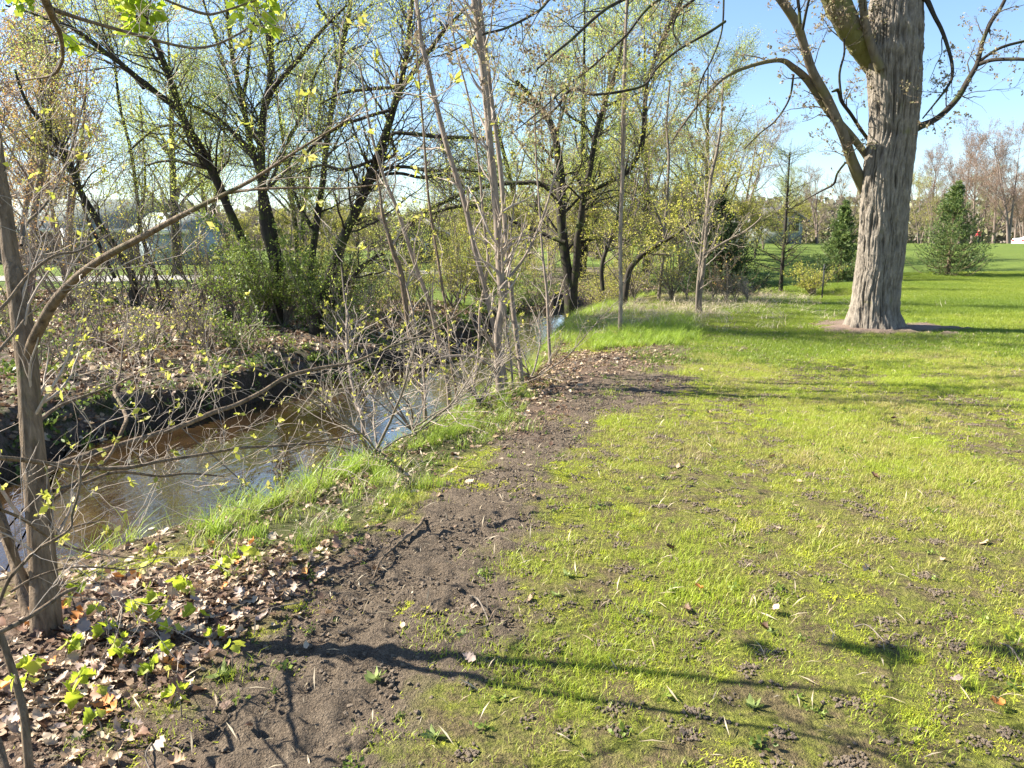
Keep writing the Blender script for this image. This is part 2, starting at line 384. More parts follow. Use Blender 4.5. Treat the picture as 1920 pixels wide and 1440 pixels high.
def build_water():
    k = 60; a = catmull([(*p, 0) for p in NEAR], k); b = catmull([(*p, 0) for p in FARE], k)
    ca = (a+b)/2; a = ca+(a-ca)*1.25; b = ca+(b-ca)*1.12
    V = np.concatenate([a, b]); V[:, 2] = WZ
    Q = [(i, i+1, k+i+1, k+i) for i in range(k-1)]
    m, n, o = newmat('stream_water')
    g = nd(n, 'ShaderNodeNewGeometry').outputs[0]
    mp = nd(n, 'ShaderNodeMapping', i_Scale=(1, .45, 1), i_Rotation=(0, 0, .35)); n.links.new(g, mp.inputs[0])
    r1 = noise(n, 5, 2, .5, mp.outputs[0], .4); r2 = noise(n, 22, 2, .5, mp.outputs[0], .3)
    nb = bump(n, math_(n, 'ADD', r1, math_(n, 'MULTIPLY', r2, .22)), .35, .02)
    bed = noise(n, 1.1, 4, .6, mp.outputs[0], .6); bed2 = noise(n, 9, 4, .6, g)
    c = ramp(n, bed, [(.35, (.007, .004, .002)), (.55, (.026, .015, .006)), (.72, (.075, .042, .018))])
    c = mixc(n, math_(n, 'MULTIPLY', bed2, .35), c, (.05, .03, .012))
    d = nd(n, 'ShaderNodeBsdfDiffuse', i_Color=c)
    gl = nd(n, 'ShaderNodeBsdfGlossy', i_Roughness=.02, i_Normal=nb); gl.inputs[0].default_value = (1, 1, 1, 1)
    fr = nd(n, 'ShaderNodeFresnel', i_IOR=1.45, i_Normal=nb)
    mx = nd(n, 'ShaderNodeMixShader', i_0=math_(n, 'MINIMUM', math_(n, 'MULTIPLY', fr.outputs[0], 1.9), 1.))
    n.links.new(d.outputs[0], mx.inputs[1]); n.links.new(gl.outputs[0], mx.inputs[2]); n.links.new(mx.outputs[0], o.inputs[0])
    link('water', mesh_np('water', V, Q, None, m), kind='structure')
build_water()

# ------------------------------------------------------------------ materials used by plants
BARK_GREY = barkmat('bark_grey_tan', (.16, .12, .09), (.42, .34, .27), 30, .2, .5, .01)
BARK_NEAR = barkmat('bark_brown_tan', (.085, .058, .036), (.38, .28, .19), 42, .16, 1., .03, moss=(.10, .11, .04), mossamt=.1)
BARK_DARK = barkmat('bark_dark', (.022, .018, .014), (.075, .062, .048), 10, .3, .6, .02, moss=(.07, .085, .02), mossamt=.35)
BARK_MAPLE = barkmat('bark_maple', (.15, .125, .10), (.41, .355, .29), 22, .35, 1., .04, moss=(.20, .19, .08), mossamt=0., extra=(.035, .027, .02))
BARK_MOSSY = barkmat('bark_mossy', (.12, .10, .07), (.30, .26, .18), 14, .3, .9, .03, moss=(.17, .17, .05), mossamt=.9)
BARK_LIMB = barkmat('bark_limb', (.10, .08, .06), (.26, .21, .155), 14, .2, .5, .02, moss=(.16, .14, .06), mossamt=.5)
TWIG_PALE = barkmat('twig_pale', (.28, .22, .175), (.58, .49, .40), 40, .4, .2, .005)
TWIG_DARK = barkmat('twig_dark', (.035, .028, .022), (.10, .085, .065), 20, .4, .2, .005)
TWIG_MID = barkmat('twig_mid', (.07, .055, .042), (.19, .155, .12), 20, .4, .2, .005)
TWIG_TAN = barkmat('twig_tan', (.13, .105, .08), (.30, .25, .20), 30, .4, .2, .005)
TWIG_FAR = barkmat('twig_far', (.16, .12, .10), (.32, .25, .215), 3, .4, .1, .01)
LEAF_WILLOW = leafmat('leaf_willow', [(0, (.26, .33, .06)), (.5, (.42, .49, .09)), (1, (.58, .60, .16))], .6)
LEAF_YELLOW = leafmat('leaf_yellow_green', [(0, (.24, .27, .04)), (.5, (.44, .44, .07)), (1, (.60, .52, .15))], .55)
LEAF_LIME = leafmat('leaf_lime', [(0, (.24, .34, .02)), (.5, (.38, .50, .04)), (1, (.55, .58, .08))], .5)
LEAF_OLIVE = leafmat('leaf_olive', [(0, (.09, .13, .02)), (.5, (.17, .24, .04)), (1, (.32, .38, .08))], .45)
LEAF_PEACH = leafmat('leaf_peach', [(0, (.38, .20, .09)), (.5, (.50, .30, .12)), (1, (.50, .40, .10))], .5)
LEAF_BUD = leafmat('leaf_bud', [(0, (.18, .12, .08)), (.5, (.30, .23, .14)), (1, (.42, .40, .18))], .45)
LEAF_RED = leafmat('leaf_russet', [(0, (.20, .11, .08)), (.5, (.30, .19, .14)), (1, (.38, .27, .18))], .35)
NEEDLE = leafmat('needle_green', [(0, (.045, .085, .03)), (.5, (.12, .19, .055)), (1, (.28, .34, .10))], .3)
NEEDLE_D = leafmat('needle_dark', [(0, (.02, .042, .018)), (.5, (.045, .08, .028)), (1, (.10, .14, .045))], .25)

def stroke(pts, Y0, Y1=None, m=None, jit=.0, rng=None, base=None, rs=1.):
    """a limb through photo points (x, y, width) at distance Y0 -> Y1; base: world point it starts from"""
    Y1 = Y0 if Y1 is None else Y1; n = len(pts); L = []; W = []
    for i, p in enumerate(pts):
        Y = Y0+(Y1-Y0)*i/(n-1); L.append(at_y(p[0], p[1], Y)); W.append(max(p[2]*.5*Y/F*1.02*rs, .0012))
    L = np.array(L)
    if base is not None: L = np.vstack([base, L]); W = [W[0]*1.12]+W
    m = m or max(6, 4*len(L))
    P = catmull(L, m); Wn = np.interp(np.linspace(0, len(W)-1, m), np.arange(len(W)), W)
    if jit and rng is not None:
        j = rng.normal(size=P.shape)*jit; j[0] = 0; j = (j+np.roll(j, 1, 0))/2; P = P+j
    return P, Wn
def ground_base(px, py, dz=.06):
    g = G(px, py)
    if g[2] < WZ+.12: g = at_z(px, py, -.3); return np.array([g[0], g[1], WZ-.2]), g[1]
    return np.array([g[0], g[1], Hs(g[0], g[1])-dz]), g[1]
def tube_part(name, Ps, sides, mat, parent, kind=None, smooth=True):
    """Ps: list of (P, R) single limbs or (n,k,3) arrays, joined to ONE mesh"""
    mb = MB()
    for P, Rr in Ps:
        if P.ndim == 2: P = P[None]; Rr = Rr[None]
        V, Q = tubes(P, Rr, sides); mb.add(V, Q)
    return link(name, mb.mesh(name, mat, smooth), parent, kind)
def leaf_part(name, V, Q, t, mat, parent, kind='stuff'):
    return link(name, mesh_np(name, V, Q, None, mat, {'tint': t}), parent, kind)
def local(o, loc):
    """put a thing's origin at its base: children stay where they are"""
    o.location = loc
    for c in kids(o): c.location = (-loc[0], -loc[1], -loc[2])

def traced_tree(name, label, cat, limbs, bark, twig, leaf, rng, group=None, lv=None, nleaf=3000, lsize=.04, base=None, sides=10, jit=.01, leafjit=.05, trop=(0, 0, .25)):
    """limbs: [(part name, P, R)]; lv: child levels (n, t0, t1, angle, length, K, wiggle, relative radius)"""
    t = empty(name, label, cat, group)
    allP = []
    for nm, P, Rr in limbs:
        tube_part(nm, [(P, Rr)], sides, bark, t); allP.append((P, Rr))
    k = 24
    A = np.stack([catmull(P, k) for P, _ in allP]); B = np.stack([np.interp(np.linspace(0, 1, k), np.linspace(0, 1, len(Rr)), Rr) for _, Rr in allP])
    cur = (A, B); L = []
    for (n, t0, t1, an, ln, K, wg, rr) in lv or []:
        N = cur[0].shape[0]
        if len(L) == 0:
            leng = np.linalg.norm(cur[0][:, -1]-cur[0][:, 0], axis=1); cnt = np.maximum(1, (n*leng/leng.mean()).astype(int))
        else: cnt = np.full(N, n)
        cur = grow(cur[0], cur[1], cnt, t0, t1, an, ln, K, wg, trop, rr, rng); L.append(cur)
    if L: tube_part('branches', L[:1], 5, twig, t, 'stuff')
    if len(L) > 1: tube_part('twigs', L[1:], 3, TWIG_MID if twig is TWIG_DARK else twig, t, 'stuff')
    if nleaf and L:
        src = L[-1] if len(L) < 3 else L[-1]
        if leafjit < .02:
            q_ = rng.integers(0, len(src[0]), max(nleaf//3, 1)); p = np.repeat(src[0][q_, -1], 3, 0)+rng.normal(size=(len(q_)*3, 3))*.003; d = np.repeat(src[0][q_, -1]-src[0][q_, -2], 3, 0); d = d/(np.linalg.norm(d, axis=1, keepdims=True)+1e-9)
        else: p, d = pts_on(src[0], nleaf, rng, .25, 1, leafjit)
        V, Q, ti = leaf_quads(p, lsize, rng, d*.6); leaf_part('crown', V, Q, ti, leaf, t)
    b = base if base is not None else allP[0][0][0]
    local(t, tuple(b)); return t

# ------------------------------------------------------------------ the big maple on the right
def big_maple():
    rng = np.random.default_rng(5)
    t = empty('maple_tree', 'massive old maple with furrowed grey trunk in a ring of bare mulch on the lawn', 'tree')
    b = at_z(1642, 622, Hs(*at_z(1642, 622, 0)[:2])); Y = b[1]+.45
    rows = [(640, 1578, 1704), (625, 1588, 1697), (605, 1592, 1692), (580, 1594, 1690), (540, 1597, 1692), (480, 1605, 1700), (420, 1609, 1705), (370, 1611, 1709), (330, 1613, 1712), (290, 1620, 1717),
            (250, 1627, 1722), (200, 1627, 1728), (150, 1624, 1731), (100, 1620, 1734), (60, 1622, 1735), (0, 1632, 1734), (-80, 1640, 1735), (-200, 1655, 1740), (-360, 1675, 1745)]
    zc = []; 
    for py, a, c in rows:
        p0, p1 = at_y(a, py, Y), at_y(c, py, Y); zc.append((p0[2], (p0[0]+p1[0])/2, (p1[0]-p0[0])/2))
    zc = np.array(sorted(zc))
    nz, na = 560, 230
    z = np.concatenate([np.linspace(zc[0, 0]-.25, 6.6, nz-60), np.linspace(6.65, zc[-1, 0], 60)])
    cx = np.interp(z, zc[:, 0], zc[:, 1]); r = np.interp(z, zc[:, 0], zc[:, 2])*.90-.022; cx = cx-.03
    a = np.arange(na)*2*pi/na; A, Z = np.meshgrid(a, z); rr = np.repeat(r[:, None], na, 1)
    gz = b[2]; fl = np.clip(1-(Z-gz)/.75, 0, 1.3)
    rr = rr*(1+.20*fl**2.2*(.35+1.3*np.clip(np.cos(A*5+1.1+np.sin(A*2)), 0, 1))) + .03*np.cos(A*3+Z*.5)
    X1, Y1 = np.cos(A), np.sin(A); wv = (fbm(X1*2.2, Y1*2.2, Z*1.7, 3, 41)-.5)*2.0
    n1 = vnoise(X1*12+wv, Y1*12-wv, Z*2.6, 42); n2 = vnoise(X1*21+wv*2, Y1*21-wv, Z*3.2, 43); n3 = fbm(X1*30, Y1*30, Z*9, 3, 44)
    ridge = 1-np.abs(2*n1-1)*1.25; ridge2 = 1-np.abs(2*n2-1)
    h = .5*np.clip(ridge, 0, 1)+.34*ridge2+.2*(n3-.5)
    crack = np.clip(1.0-h*1.7, 0, 1)
    rr = rr + .075*(h-.6) + .035*(fbm(X1*1.6, Y1*1.6, Z*.9, 3, 45)-.5)
    V = np.stack([cx[:, None]+rr*np.cos(A), Y+rr*np.sin(A)*.96, Z], -1).reshape(-1, 3)
    idx = np.arange(len(z)*na).reshape(len(z), na); nx = np.roll(idx, -1, 1)
    Q = np.stack([idx[:-1], nx[:-1], nx[1:], idx[1:]], -1).reshape(-1, 4)
    link('trunk', mesh_np('trunk', V, Q, None, BARK_MAPLE, {'furrow': crack.ravel()}, smooth=True), t)
    def limb(pts, Y0, Y1, mat, nm='limb', base=None, rough=0, sides=16):
        P, W = stroke(pts, Y0, Y1, base=base, m=8*len(pts)); mb = MB(); V, Q = tubes(P[None], W[None], sides)
        if rough:
            q = V*6; dn = fbm(q[:, 0], q[:, 1], q[:, 2], 4, 47)-.5; c = np.repeat(P, sides, 0); V = c+(V-c)*(1+dn[:, None]*rough)
        mb.add(V, Q); link(nm, mb.mesh(nm, mat, True), t); return P, W
    L = []
    L.append(limb([(1648, 400, 14), (1632, 374, 24), (1614, 340, 21), (1597, 300, 18), (1580, 250, 17), (1550, 183, 16), (1523, 133, 15), (1507, 83, 14), (1493, 43, 15), (1458, -10, 15), (1400, -90, 14), (1300, -190, 10)], Y+.3, Y-.9, BARK_LIMB))
    L.append(limb([(1650, 330, 16), (1618, 283, 12), (1596, 255, 13), (1568, 225, 15), (1543, 190, 17), (1514, 150, 13), (1488, 127, 11), (1463, 113, 8), (1413, 122, 6.5), (1363, 143, 5.5), (1320, 183, 5), (1280, 235, 4), (1262, 262, 3)], Y+.1, Y-.5, BARK_LIMB))
    L.append(limb([(1668, 175, 16), (1643, 128, 34), (1614, 82, 42), (1582, 32, 42), (1548, -40, 42), (1480, -160, 38), (1380, -300, 34), (1220, -430, 20)], Y+.25, Y-.9, BARK_MOSSY, rough=.45, sides=30))
    L.append(limb([(1650, 130, 16), (1626, 60, 14), (1618, 10, 13), (1610, -60, 12), (1580, -200, 8)], Y-.3, Y-.6, BARK_LIMB))
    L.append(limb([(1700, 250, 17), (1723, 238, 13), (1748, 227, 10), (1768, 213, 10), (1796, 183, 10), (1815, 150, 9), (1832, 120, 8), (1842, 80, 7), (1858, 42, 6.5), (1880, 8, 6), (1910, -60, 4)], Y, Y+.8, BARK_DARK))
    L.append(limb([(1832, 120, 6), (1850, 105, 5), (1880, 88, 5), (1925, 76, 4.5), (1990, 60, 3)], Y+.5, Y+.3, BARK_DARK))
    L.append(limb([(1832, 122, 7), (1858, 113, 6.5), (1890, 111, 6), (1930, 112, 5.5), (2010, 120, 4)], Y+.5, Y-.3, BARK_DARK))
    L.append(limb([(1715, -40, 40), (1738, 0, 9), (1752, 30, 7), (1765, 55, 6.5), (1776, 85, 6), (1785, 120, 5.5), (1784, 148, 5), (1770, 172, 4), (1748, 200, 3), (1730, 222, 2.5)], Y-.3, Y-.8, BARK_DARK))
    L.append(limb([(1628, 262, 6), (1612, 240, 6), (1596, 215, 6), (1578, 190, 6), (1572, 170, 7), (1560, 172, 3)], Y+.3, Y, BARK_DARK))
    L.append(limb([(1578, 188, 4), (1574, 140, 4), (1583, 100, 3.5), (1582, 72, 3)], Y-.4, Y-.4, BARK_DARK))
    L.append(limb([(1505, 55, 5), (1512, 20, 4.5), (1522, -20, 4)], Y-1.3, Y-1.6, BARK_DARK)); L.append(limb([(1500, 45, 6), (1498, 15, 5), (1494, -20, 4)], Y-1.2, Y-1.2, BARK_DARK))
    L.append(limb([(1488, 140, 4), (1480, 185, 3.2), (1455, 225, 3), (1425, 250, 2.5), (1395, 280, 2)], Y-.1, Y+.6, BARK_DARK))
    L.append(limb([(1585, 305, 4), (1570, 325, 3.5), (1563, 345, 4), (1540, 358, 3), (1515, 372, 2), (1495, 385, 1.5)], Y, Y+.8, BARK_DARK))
    # drooping boughs that reach into the picture over the stream from the crown above
    for pts, Y0, Y1 in [
        ([(1420, -120, 9), (1300, -60, 8), (1167, 0, 6), (1123, 27, 5.5), (1073, 73, 5), (1040, 100, 4), (1007, 130, 3)], Y-2.5, Y-4.5),
        ([(1500, -140, 9), (1380, -60, 8), (1235, 0, 5), (1173, 67, 4), (1110, 125, 3.5), (1060, 165, 3), (1010, 210, 2.5), (960, 250, 1.8)], Y-2, Y-4),
        ([(1400, -160, 7), (1200, -90, 6), (1055, -20, 5), (1010, 20, 4.5), (950, 52, 4.5), (905, 65, 4), (850, 95, 2.5), (800, 110, 1.5)], Y-3, Y-6),
        ([(1360, 40, 5), (1330, 60, 5), (1270, 95, 4), (1230, 130, 4), (1207, 160, 4.5), (1150, 174, 5), (1107, 177, 4.5), (1085, 168, 5), (1065, 172, 5), (1045, 200, 4), (1017, 222, 3.5), (990, 235, 2), (965, 215, 1.5)], Y-1.5, Y-3.5),
        ([(1355, -60, 5), (1357, 0, 3.5), (1353, 60, 3), (1335, 110, 3), (1315, 150, 3), (1308, 190, 2.5), (1304, 240, 2)], Y-1, Y-1),
        ([(1400, -80, 5), (1300, 0, 5), (1283, 12, 5), (1268, 30, 5), (1262, 60, 3), (1280, 90, 2)], Y-2, Y-2.5)]:
        L.append(limb(pts, Y0, Y1, BARK_DARK, 'bough', sides=7))
    # crown above the picture
    sp = [[(1690, -250, 60), (1600, -500, 40), (1500, -900, 18)], [(1700, -250, 60), (1850, -500, 40), (2050, -850, 18)], [(1720, -300, 50), (1750, -700, 30), (1760, -1200, 12)], [(1735, -60, 34), (1900, -150, 26), (2150, -260, 16)]]
    for q in sp: L.append(limb(q, Y, Y+rng.uniform(-2, 2), BARK_LIMB, 'bough', sides=8))
    k = 26
    A_ = np.stack([catmull(P, k) for P, _ in L]); B_ = np.stack([np.interp(np.linspace(0, 1, k), np.linspace(0, 1, len(W)), W) for _, W in L])
    ln = np.linalg.norm(A_[:, -1]-A_[:, 0], axis=1)
    c1 = grow(A_, np.minimum(B_, .03), np.maximum(3, (ln*3.0).astype(int)), .25, 1, .9, .85, 9, .16, (0, 0, -.1), .45, rng)
    c2 = grow(c1[0], c1[1], 4, .15, 1, .8, .42, 7, .2, (0, 0, .25), .6, rng, rmin=.0028)
    c3 = grow(c2[0], c2[1], 3, .2, 1, .8, .2, 5, .2, (0, 0, .3), .7, rng, rmin=.0022)
    tube_part('branches', [c1], 5, TWIG_DARK, t, 'stuff'); tube_part('twigs', [c2, c3], 3, TWIG_TAN, t, 'stuff')
    n = 3400; p = c3[0][rng.integers(0, len(c3[0]), n), -1]; p = np.repeat(p, 4, 0)+rng.normal(size=(n*4, 3))*.02
    V, Q, ti = leaf_quads(p, .042, rng, aspect=.6); leaf_part('buds', V, Q, ti, LEAF_BUD, t)
    local(t, (b[0], Y, b[2]))
big_maple()

# ------------------------------------------------------------------ tree at the left edge, reaching over the water
def edge_tree():
    rng = np.random.default_rng(9)
    b, Y = ground_base(86, 1190, .1); Y = b[1]
    L = []
    tr = stroke([(86, 1150, 56), (82, 1080, 50), (76, 1000, 46), (70, 930, 45), (63, 850, 41), (57, 780, 38), (53, 700, 37), (46, 640, 38), (38, 580, 36), (28, 520, 31), (20, 480, 28), (10, 400, 25), (0, 330, 22), (-12, 240, 20), (-40, 80, 16), (-70, -160, 10)], Y, Y+.4, base=b)
    L.append(('trunk', *tr))
    L.append(('limb', *stroke([(50, 700, 12), (57, 655, 20), (76, 612, 20), (105, 562, 17), (150, 515, 15), (200, 480, 13.5), (260, 448, 12), (320, 415, 10.5), (380, 384, 8.5), (425, 362, 7), (475, 336, 6.5), (530, 300, 5), (590, 262, 4), (650, 225, 3), (700, 180, 2)], Y+.19, Y-.45)))
    L.append(('limb', *stroke([(425, 362, 6), (480, 355, 4.5), (560, 352, 4), (640, 353, 3), (720, 345, 2)], Y-.15, Y-.3)))
    L.append(('limb', *stroke([(80, 890, 16), (120, 868, 15), (180, 850, 13), (240, 830, 11.5), (300, 812, 10.5), (350, 795, 9), (400, 773, 9), (440, 760, 8), (490, 735, 7), (540, 705, 6.5), (600, 690, 6), (660, 680, 5), (720, 655, 4), (800, 625, 3), (880, 575, 2), (920, 540, 1.5)], Y+.2, Y+2.0)))
    L.append(('limb', *stroke([(-30, 856, 9), (40, 862, 9), (110, 872, 8.5), (170, 878, 8), (235, 878, 7), (300, 865, 6.5), (380, 852, 5.5), (450, 840, 5), (520, 836, 4.5), (600, 828, 4), (680, 812, 2.5)], Y-.5, Y+1.4)))
    L.append(('limb', *stroke([(100, 920, 8), (160, 905, 7), (220, 885, 6), (300, 893, 5), (350, 888, 4), (420, 893, 3)], Y, Y+.8)))
    L.append(('limb', *stroke([(70, 960, 9), (140, 905, 7), (200, 862, 6), (232, 800, 7), (236, 780, 7), (222, 750, 6), (215, 735, 7), (225, 700, 4), (230, 650, 3), (240, 590, 2)], Y+.1, Y+1.4)))
    L.append(('limb', *stroke([(60, 800, 8), (110, 762, 6), (180, 735, 5), (270, 700, 4), (340, 690, 3.5), (420, 680, 3), (500, 655, 2)], Y+.3, Y+1.8)))
    L.append(('limb', *stroke([(-40, 700, 7), (0, 655, 6), (30, 620, 5), (45, 600, 4)], Y-.6, Y-.4)))
    L.append(('limb', *stroke([(-30, 600, 6), (10, 570, 6), (50, 520, 6), (100, 480, 5), (150, 470, 4), (200, 440, 2)], Y-.5, Y-.2)))
    L.append(('limb', *stroke([(40, 460, 6), (50, 420, 5), (75, 395, 5), (100, 360, 4), (130, 290, 3), (160, 180, 3)], Y+.2, Y+.8)))
    # second low stems
    L.append(('stem', *stroke([(58, 1180, 24), (48, 1130, 22), (30, 1060, 21), (10, 1000, 20), (-10, 940, 19), (-45, 860, 17)], Y+.1, Y+.5)))
    L.append(('stem', *stroke([(70, 1130, 14), (50, 1090, 13), (25, 1040, 12), (0, 980, 11), (-30, 930, 10)], Y+.05, Y-.1)))
    L.append(('limb', *stroke([(-10, 1190, 11), (40, 1165, 10), (80, 1140, 9), (120, 1112, 8), (142, 1103, 7)], Y-.9, Y-.5)))
    L.append(('limb', *stroke([(-8, 1150, 7), (15, 1090, 7), (40, 1060, 7), (70, 1030, 6), (105, 1010, 5.5), (132, 990, 5), (135, 965, 5), (148, 920, 5), (150, 880, 5), (138, 862, 4)], Y-.8, Y-.6)))
    L.append(('limb', *stroke([(132, 990, 4), (160, 982, 3.5), (185, 976, 3), (200, 960, 2)], Y-.6, Y-.5)))
    L.append(('limb', *stroke([(0, 955, 6), (40, 972, 5.5), (80, 1000, 5), (120, 1022, 4), (190, 1040, 3), (270, 1048, 2)], Y-.7, Y-.3)))
    L.append(('limb', *stroke([(20, 1110, 6), (60, 1085, 4), (110, 1068, 4.5), (150, 1063, 4), (200, 1065, 3.5), (250, 1068, 3), (290, 1050, 2.5), (300, 1000, 2)], Y-.6, Y-.2)))
    L.append(('limb', *stroke([(60, -60, 16), (85, 0, 14), (98, 30, 13), (112, 62, 8), (118, 100, 6), (112, 125, 6), (95, 142, 5), (60, 148, 3), (20, 155, 2)], Y-.3, Y+.2)))
    L.append(('limb', *stroke([(100, 18, 8), (150, 35, 6.5), (220, 55, 5.5), (290, 75, 5), (330, 85, 4.5), (370, 90, 4.5), (410, 82, 4), (450, 62, 3.5), (475, 48, 3), (520, 50, 2)], Y, Y+1.)))
    L.append(('limb', *stroke([(290, -10, 4), (330, 8, 4), (380, 25, 5), (410, 24, 4), (480, 0, 3)], Y, Y+.6)))
    t = traced_tree('riverside_tree', 'slim brown tree at the picture edge forking low with long pale branches over the water', 'tree', L, BARK_NEAR, TWIG_PALE, LEAF_YELLOW, rng,
                    lv=[(8, .12, 1, .8, .62, 9, .16, .2), (4, .15, 1, .8, .24, 6, .2, .7)], nleaf=1300, lsize=.026, base=b, sides=14, leafjit=.006, trop=(0, 0, .3))
    # clusters of young lime leaves high on the thin limbs
    P = []
    for (px, py, r, n) in [(245, 10, 28, 60), (290, 22, 14, 22), (235, 62, 14, 20), (272, 60, 10, 16), (133, 85, 10, 14), (450, 8, 30, 50), (505, 5, 14, 26), (508, 50, 10, 16), (30, 2, 14, 16), (50, 6, 8, 8)]:
        c = at_y(px, py, Y+.6); s = r/F*(Y+.6); P.append(c+rng.normal(size=(n, 3))*s*.5)
    V, Q, ti = leaf_quads(np.concatenate(P), .045, rng, aspect=.8); leaf_part('leaf_clusters', V, Q, ti, LEAF_LIME, t)
    for c in kids(t): c.location = tuple(-k for k in t.location)
edge_tree()
def corner_sapling():
    rng = np.random.default_rng(10)
    Pt, W = stroke([(-60, 1000, 9), (-20, 1150, 11), (0, 1190, 13), (18, 1240, 14), (33, 1290, 15), (45, 1340, 16), (50, 1390, 17), (55, 1445, 18), (58, 1500, 19)], 2.05, 1.95)
    base = np.array([Pt[-1][0], Pt[-1][1], Hs(Pt[-1][0], Pt[-1][1])-.05]); Pt = np.vstack([Pt, base]); W = np.append(W, W[-1])
    L = [('trunk', Pt[::-1].copy(), W[::-1].copy())]
    L.append(('stem', *stroke([(20, 1480, 26), (5, 1440, 24), (-6, 1400, 24), (-30, 1340, 22), (-80, 1200, 20)], 1.95, 2.1)))
    traced_tree('sapling', 'crooked grey-brown sapling stem rising from the bottom corner of the leaf litter', 'sapling', L, BARK_NEAR, TWIG_PALE, LEAF_LIME, rng,
                lv=[(3, .4, 1, .8, .35, 7, .15, .4)], nleaf=14, lsize=.03, base=base, sides=12, leafjit=.004)
corner_sapling()

# ------------------------------------------------------------------ slim trees growing in a clump on the near bank
def clump():
    rng = np.random.default_rng(12)
    b, Y = ground_base(937, 742)
    L = [('trunk', *stroke([(937, 725, 16), (934, 680, 15), (933, 640, 14.5), (934, 613, 14), (942, 575, 15), (941, 547, 16), (938, 510, 15), (936, 480, 15), (931, 400, 14), (925, 333, 13.5), (918, 265, 13), (913, 200, 12.5), (908, 150, 12), (901, 90, 11.5), (895, 40, 11), (889, 0, 10.5), (875, -90, 9), (850, -260, 6)], Y, Y+.3, base=b)),
         ('limb', *stroke([(936, 545, 6), (960, 515, 5.5), (985, 480, 5), (1005, 440, 4.5), (1022, 395, 4), (1035, 350, 3), (1050, 300, 2)], Y, Y+.5)),
         ('limb', *stroke([(933, 660, 9), (918, 640, 6), (905, 610, 3)], Y, Y-.2)),
         ('limb', *stroke([(934, 700, 8), (915, 685, 6), (890, 670, 5), (860, 668, 4), (820, 672, 3), (770, 690, 2)], Y, Y-.8))]
    traced_tree('young_tree', 'thickest smooth grey-tan trunk of the clump of slim trees on the near bank', 'tree', L, BARK_GREY, TWIG_PALE, LEAF_YELLOW, rng,
                group='slim trees in a clump on the near bank', lv=[(26, .3, 1, .75, .8, 9, .13, .4), (3, .2, 1, .7, .3, 6, .18, .7)], nleaf=700, lsize=.03, leafjit=.012, sides=12, base=b)
    sp = [
     ('pale slim trunk close behind the thickest trunk of the near bank clump', (979, 722), .25, [(977, 700, 9), (972, 660, 9), (967, 620, 9), (962, 580, 9), (957, 530, 9), (953, 497, 9), (948, 440, 8.5), (940, 333, 8.5), (932, 265, 8), (923, 200, 8), (915, 130, 8), (907, 67, 8), (898, 0, 8), (885, -120, 6)]),
     ('long slim stem leaning away from the foot of the near bank clump across the sky', (951, 735), .1, [(945, 700, 9), (937, 660, 9), (928, 620, 9), (917, 575, 9), (905, 525, 9), (893, 480, 9.5), (880, 420, 9.5), (868, 370, 9.5), (852, 320, 9), (838, 275, 9), (823, 217, 9), (812, 170, 8), (800, 115, 8), (790, 83, 7.5), (786, 40, 7), (780, 0, 6.5), (770, -100, 5)]),
     ('slim bare stem leaning over the water just in front of the blue reflection', (846, 752), .0, [(841, 733, 8), (832, 690, 8), (823, 647, 8), (814, 605, 7.5), (807, 573, 7.5), (797, 545, 7.5), (787, 520, 7.5), (773, 480, 7), (753, 417, 7), (740, 380, 6.5), (727, 350, 6), (716, 320, 5.5), (707, 290, 5), (695, 245, 4.5), (687, 200, 4), (675, 120, 3)]),
     ('rough brown-streaked stem leaning over the water, leftmost of the leaning clump stems', (799, 772), -.1, [(795, 750, 8), (787, 727, 8), (779, 690, 8), (773, 653, 8.5), (767, 620, 9), (763, 590, 9.5), (758, 555, 10), (750, 505, 10), (740, 480, 9), (728, 440, 7), (717, 400, 6), (714, 370, 4), (705, 320, 3)]),
     ('thin orange-brown stem between the two leaning stems at the water edge', (858, 765), -.1, [(856, 745, 5), (847, 690, 5), (843, 640, 5), (840, 603, 5), (834, 565, 5), (828, 530, 5), (820, 480, 5), (812, 430, 4.5), (803, 367, 4.5), (798, 300, 4), (793, 233, 3.5), (783, 117, 3), (780, 40, 2)]),
     ('thin dark stem rising straight just beside the thickest clump trunk over the water', (886, 742), .2, [(889, 720, 5), (894, 690, 5), (897, 663, 5), (899, 620, 5), (900, 580, 5), (907, 545, 5), (912, 513, 5), (915, 480, 5), (910, 440, 4.5), (905, 390, 4.5), (897, 300, 4), (880, 190, 3.5), (853, 83, 3), (845, 0, 2)]),
     ('thin dark wet stem standing in front of the blue reflection', (795, 790), -.1, [(797, 770, 5), (797, 740, 5), (794, 700, 4.5), (789, 660, 4), (780, 610, 4), (768, 560, 3.5), (757, 520, 3), (740, 470, 2.5)]),
     ('thin twin-topped stem to the far side of the clump beside the leaf pile', (1032, 685), .0, [(1031, 670, 6), (1029, 630, 5.5), (1027, 580, 5.5), (1025, 545, 5), (1020, 500, 4.5), (1016, 460, 4), (1010, 367, 3.5), (1005, 290, 3), (1003, 200, 2)]),
     ('spindly pale sapling at the grassy lip of the bank with its foot in long grass', (684, 812), -.1, [(680, 790, 8), (671, 765, 8), (664, 735, 7), (657, 700, 6.5), (653, 660, 6), (650, 620, 5), (652, 590, 4), (646, 560, 3), (640, 500, 2)]),
     ('thin stem with yellow buds rising between the thickest trunk and the pale one', (962, 735), .3, [(960, 700, 4), (955, 650, 4), (948, 600, 3.5), (950, 540, 3), (955, 470, 3), (962, 400, 2.5), (972, 300, 2)]),
    ]
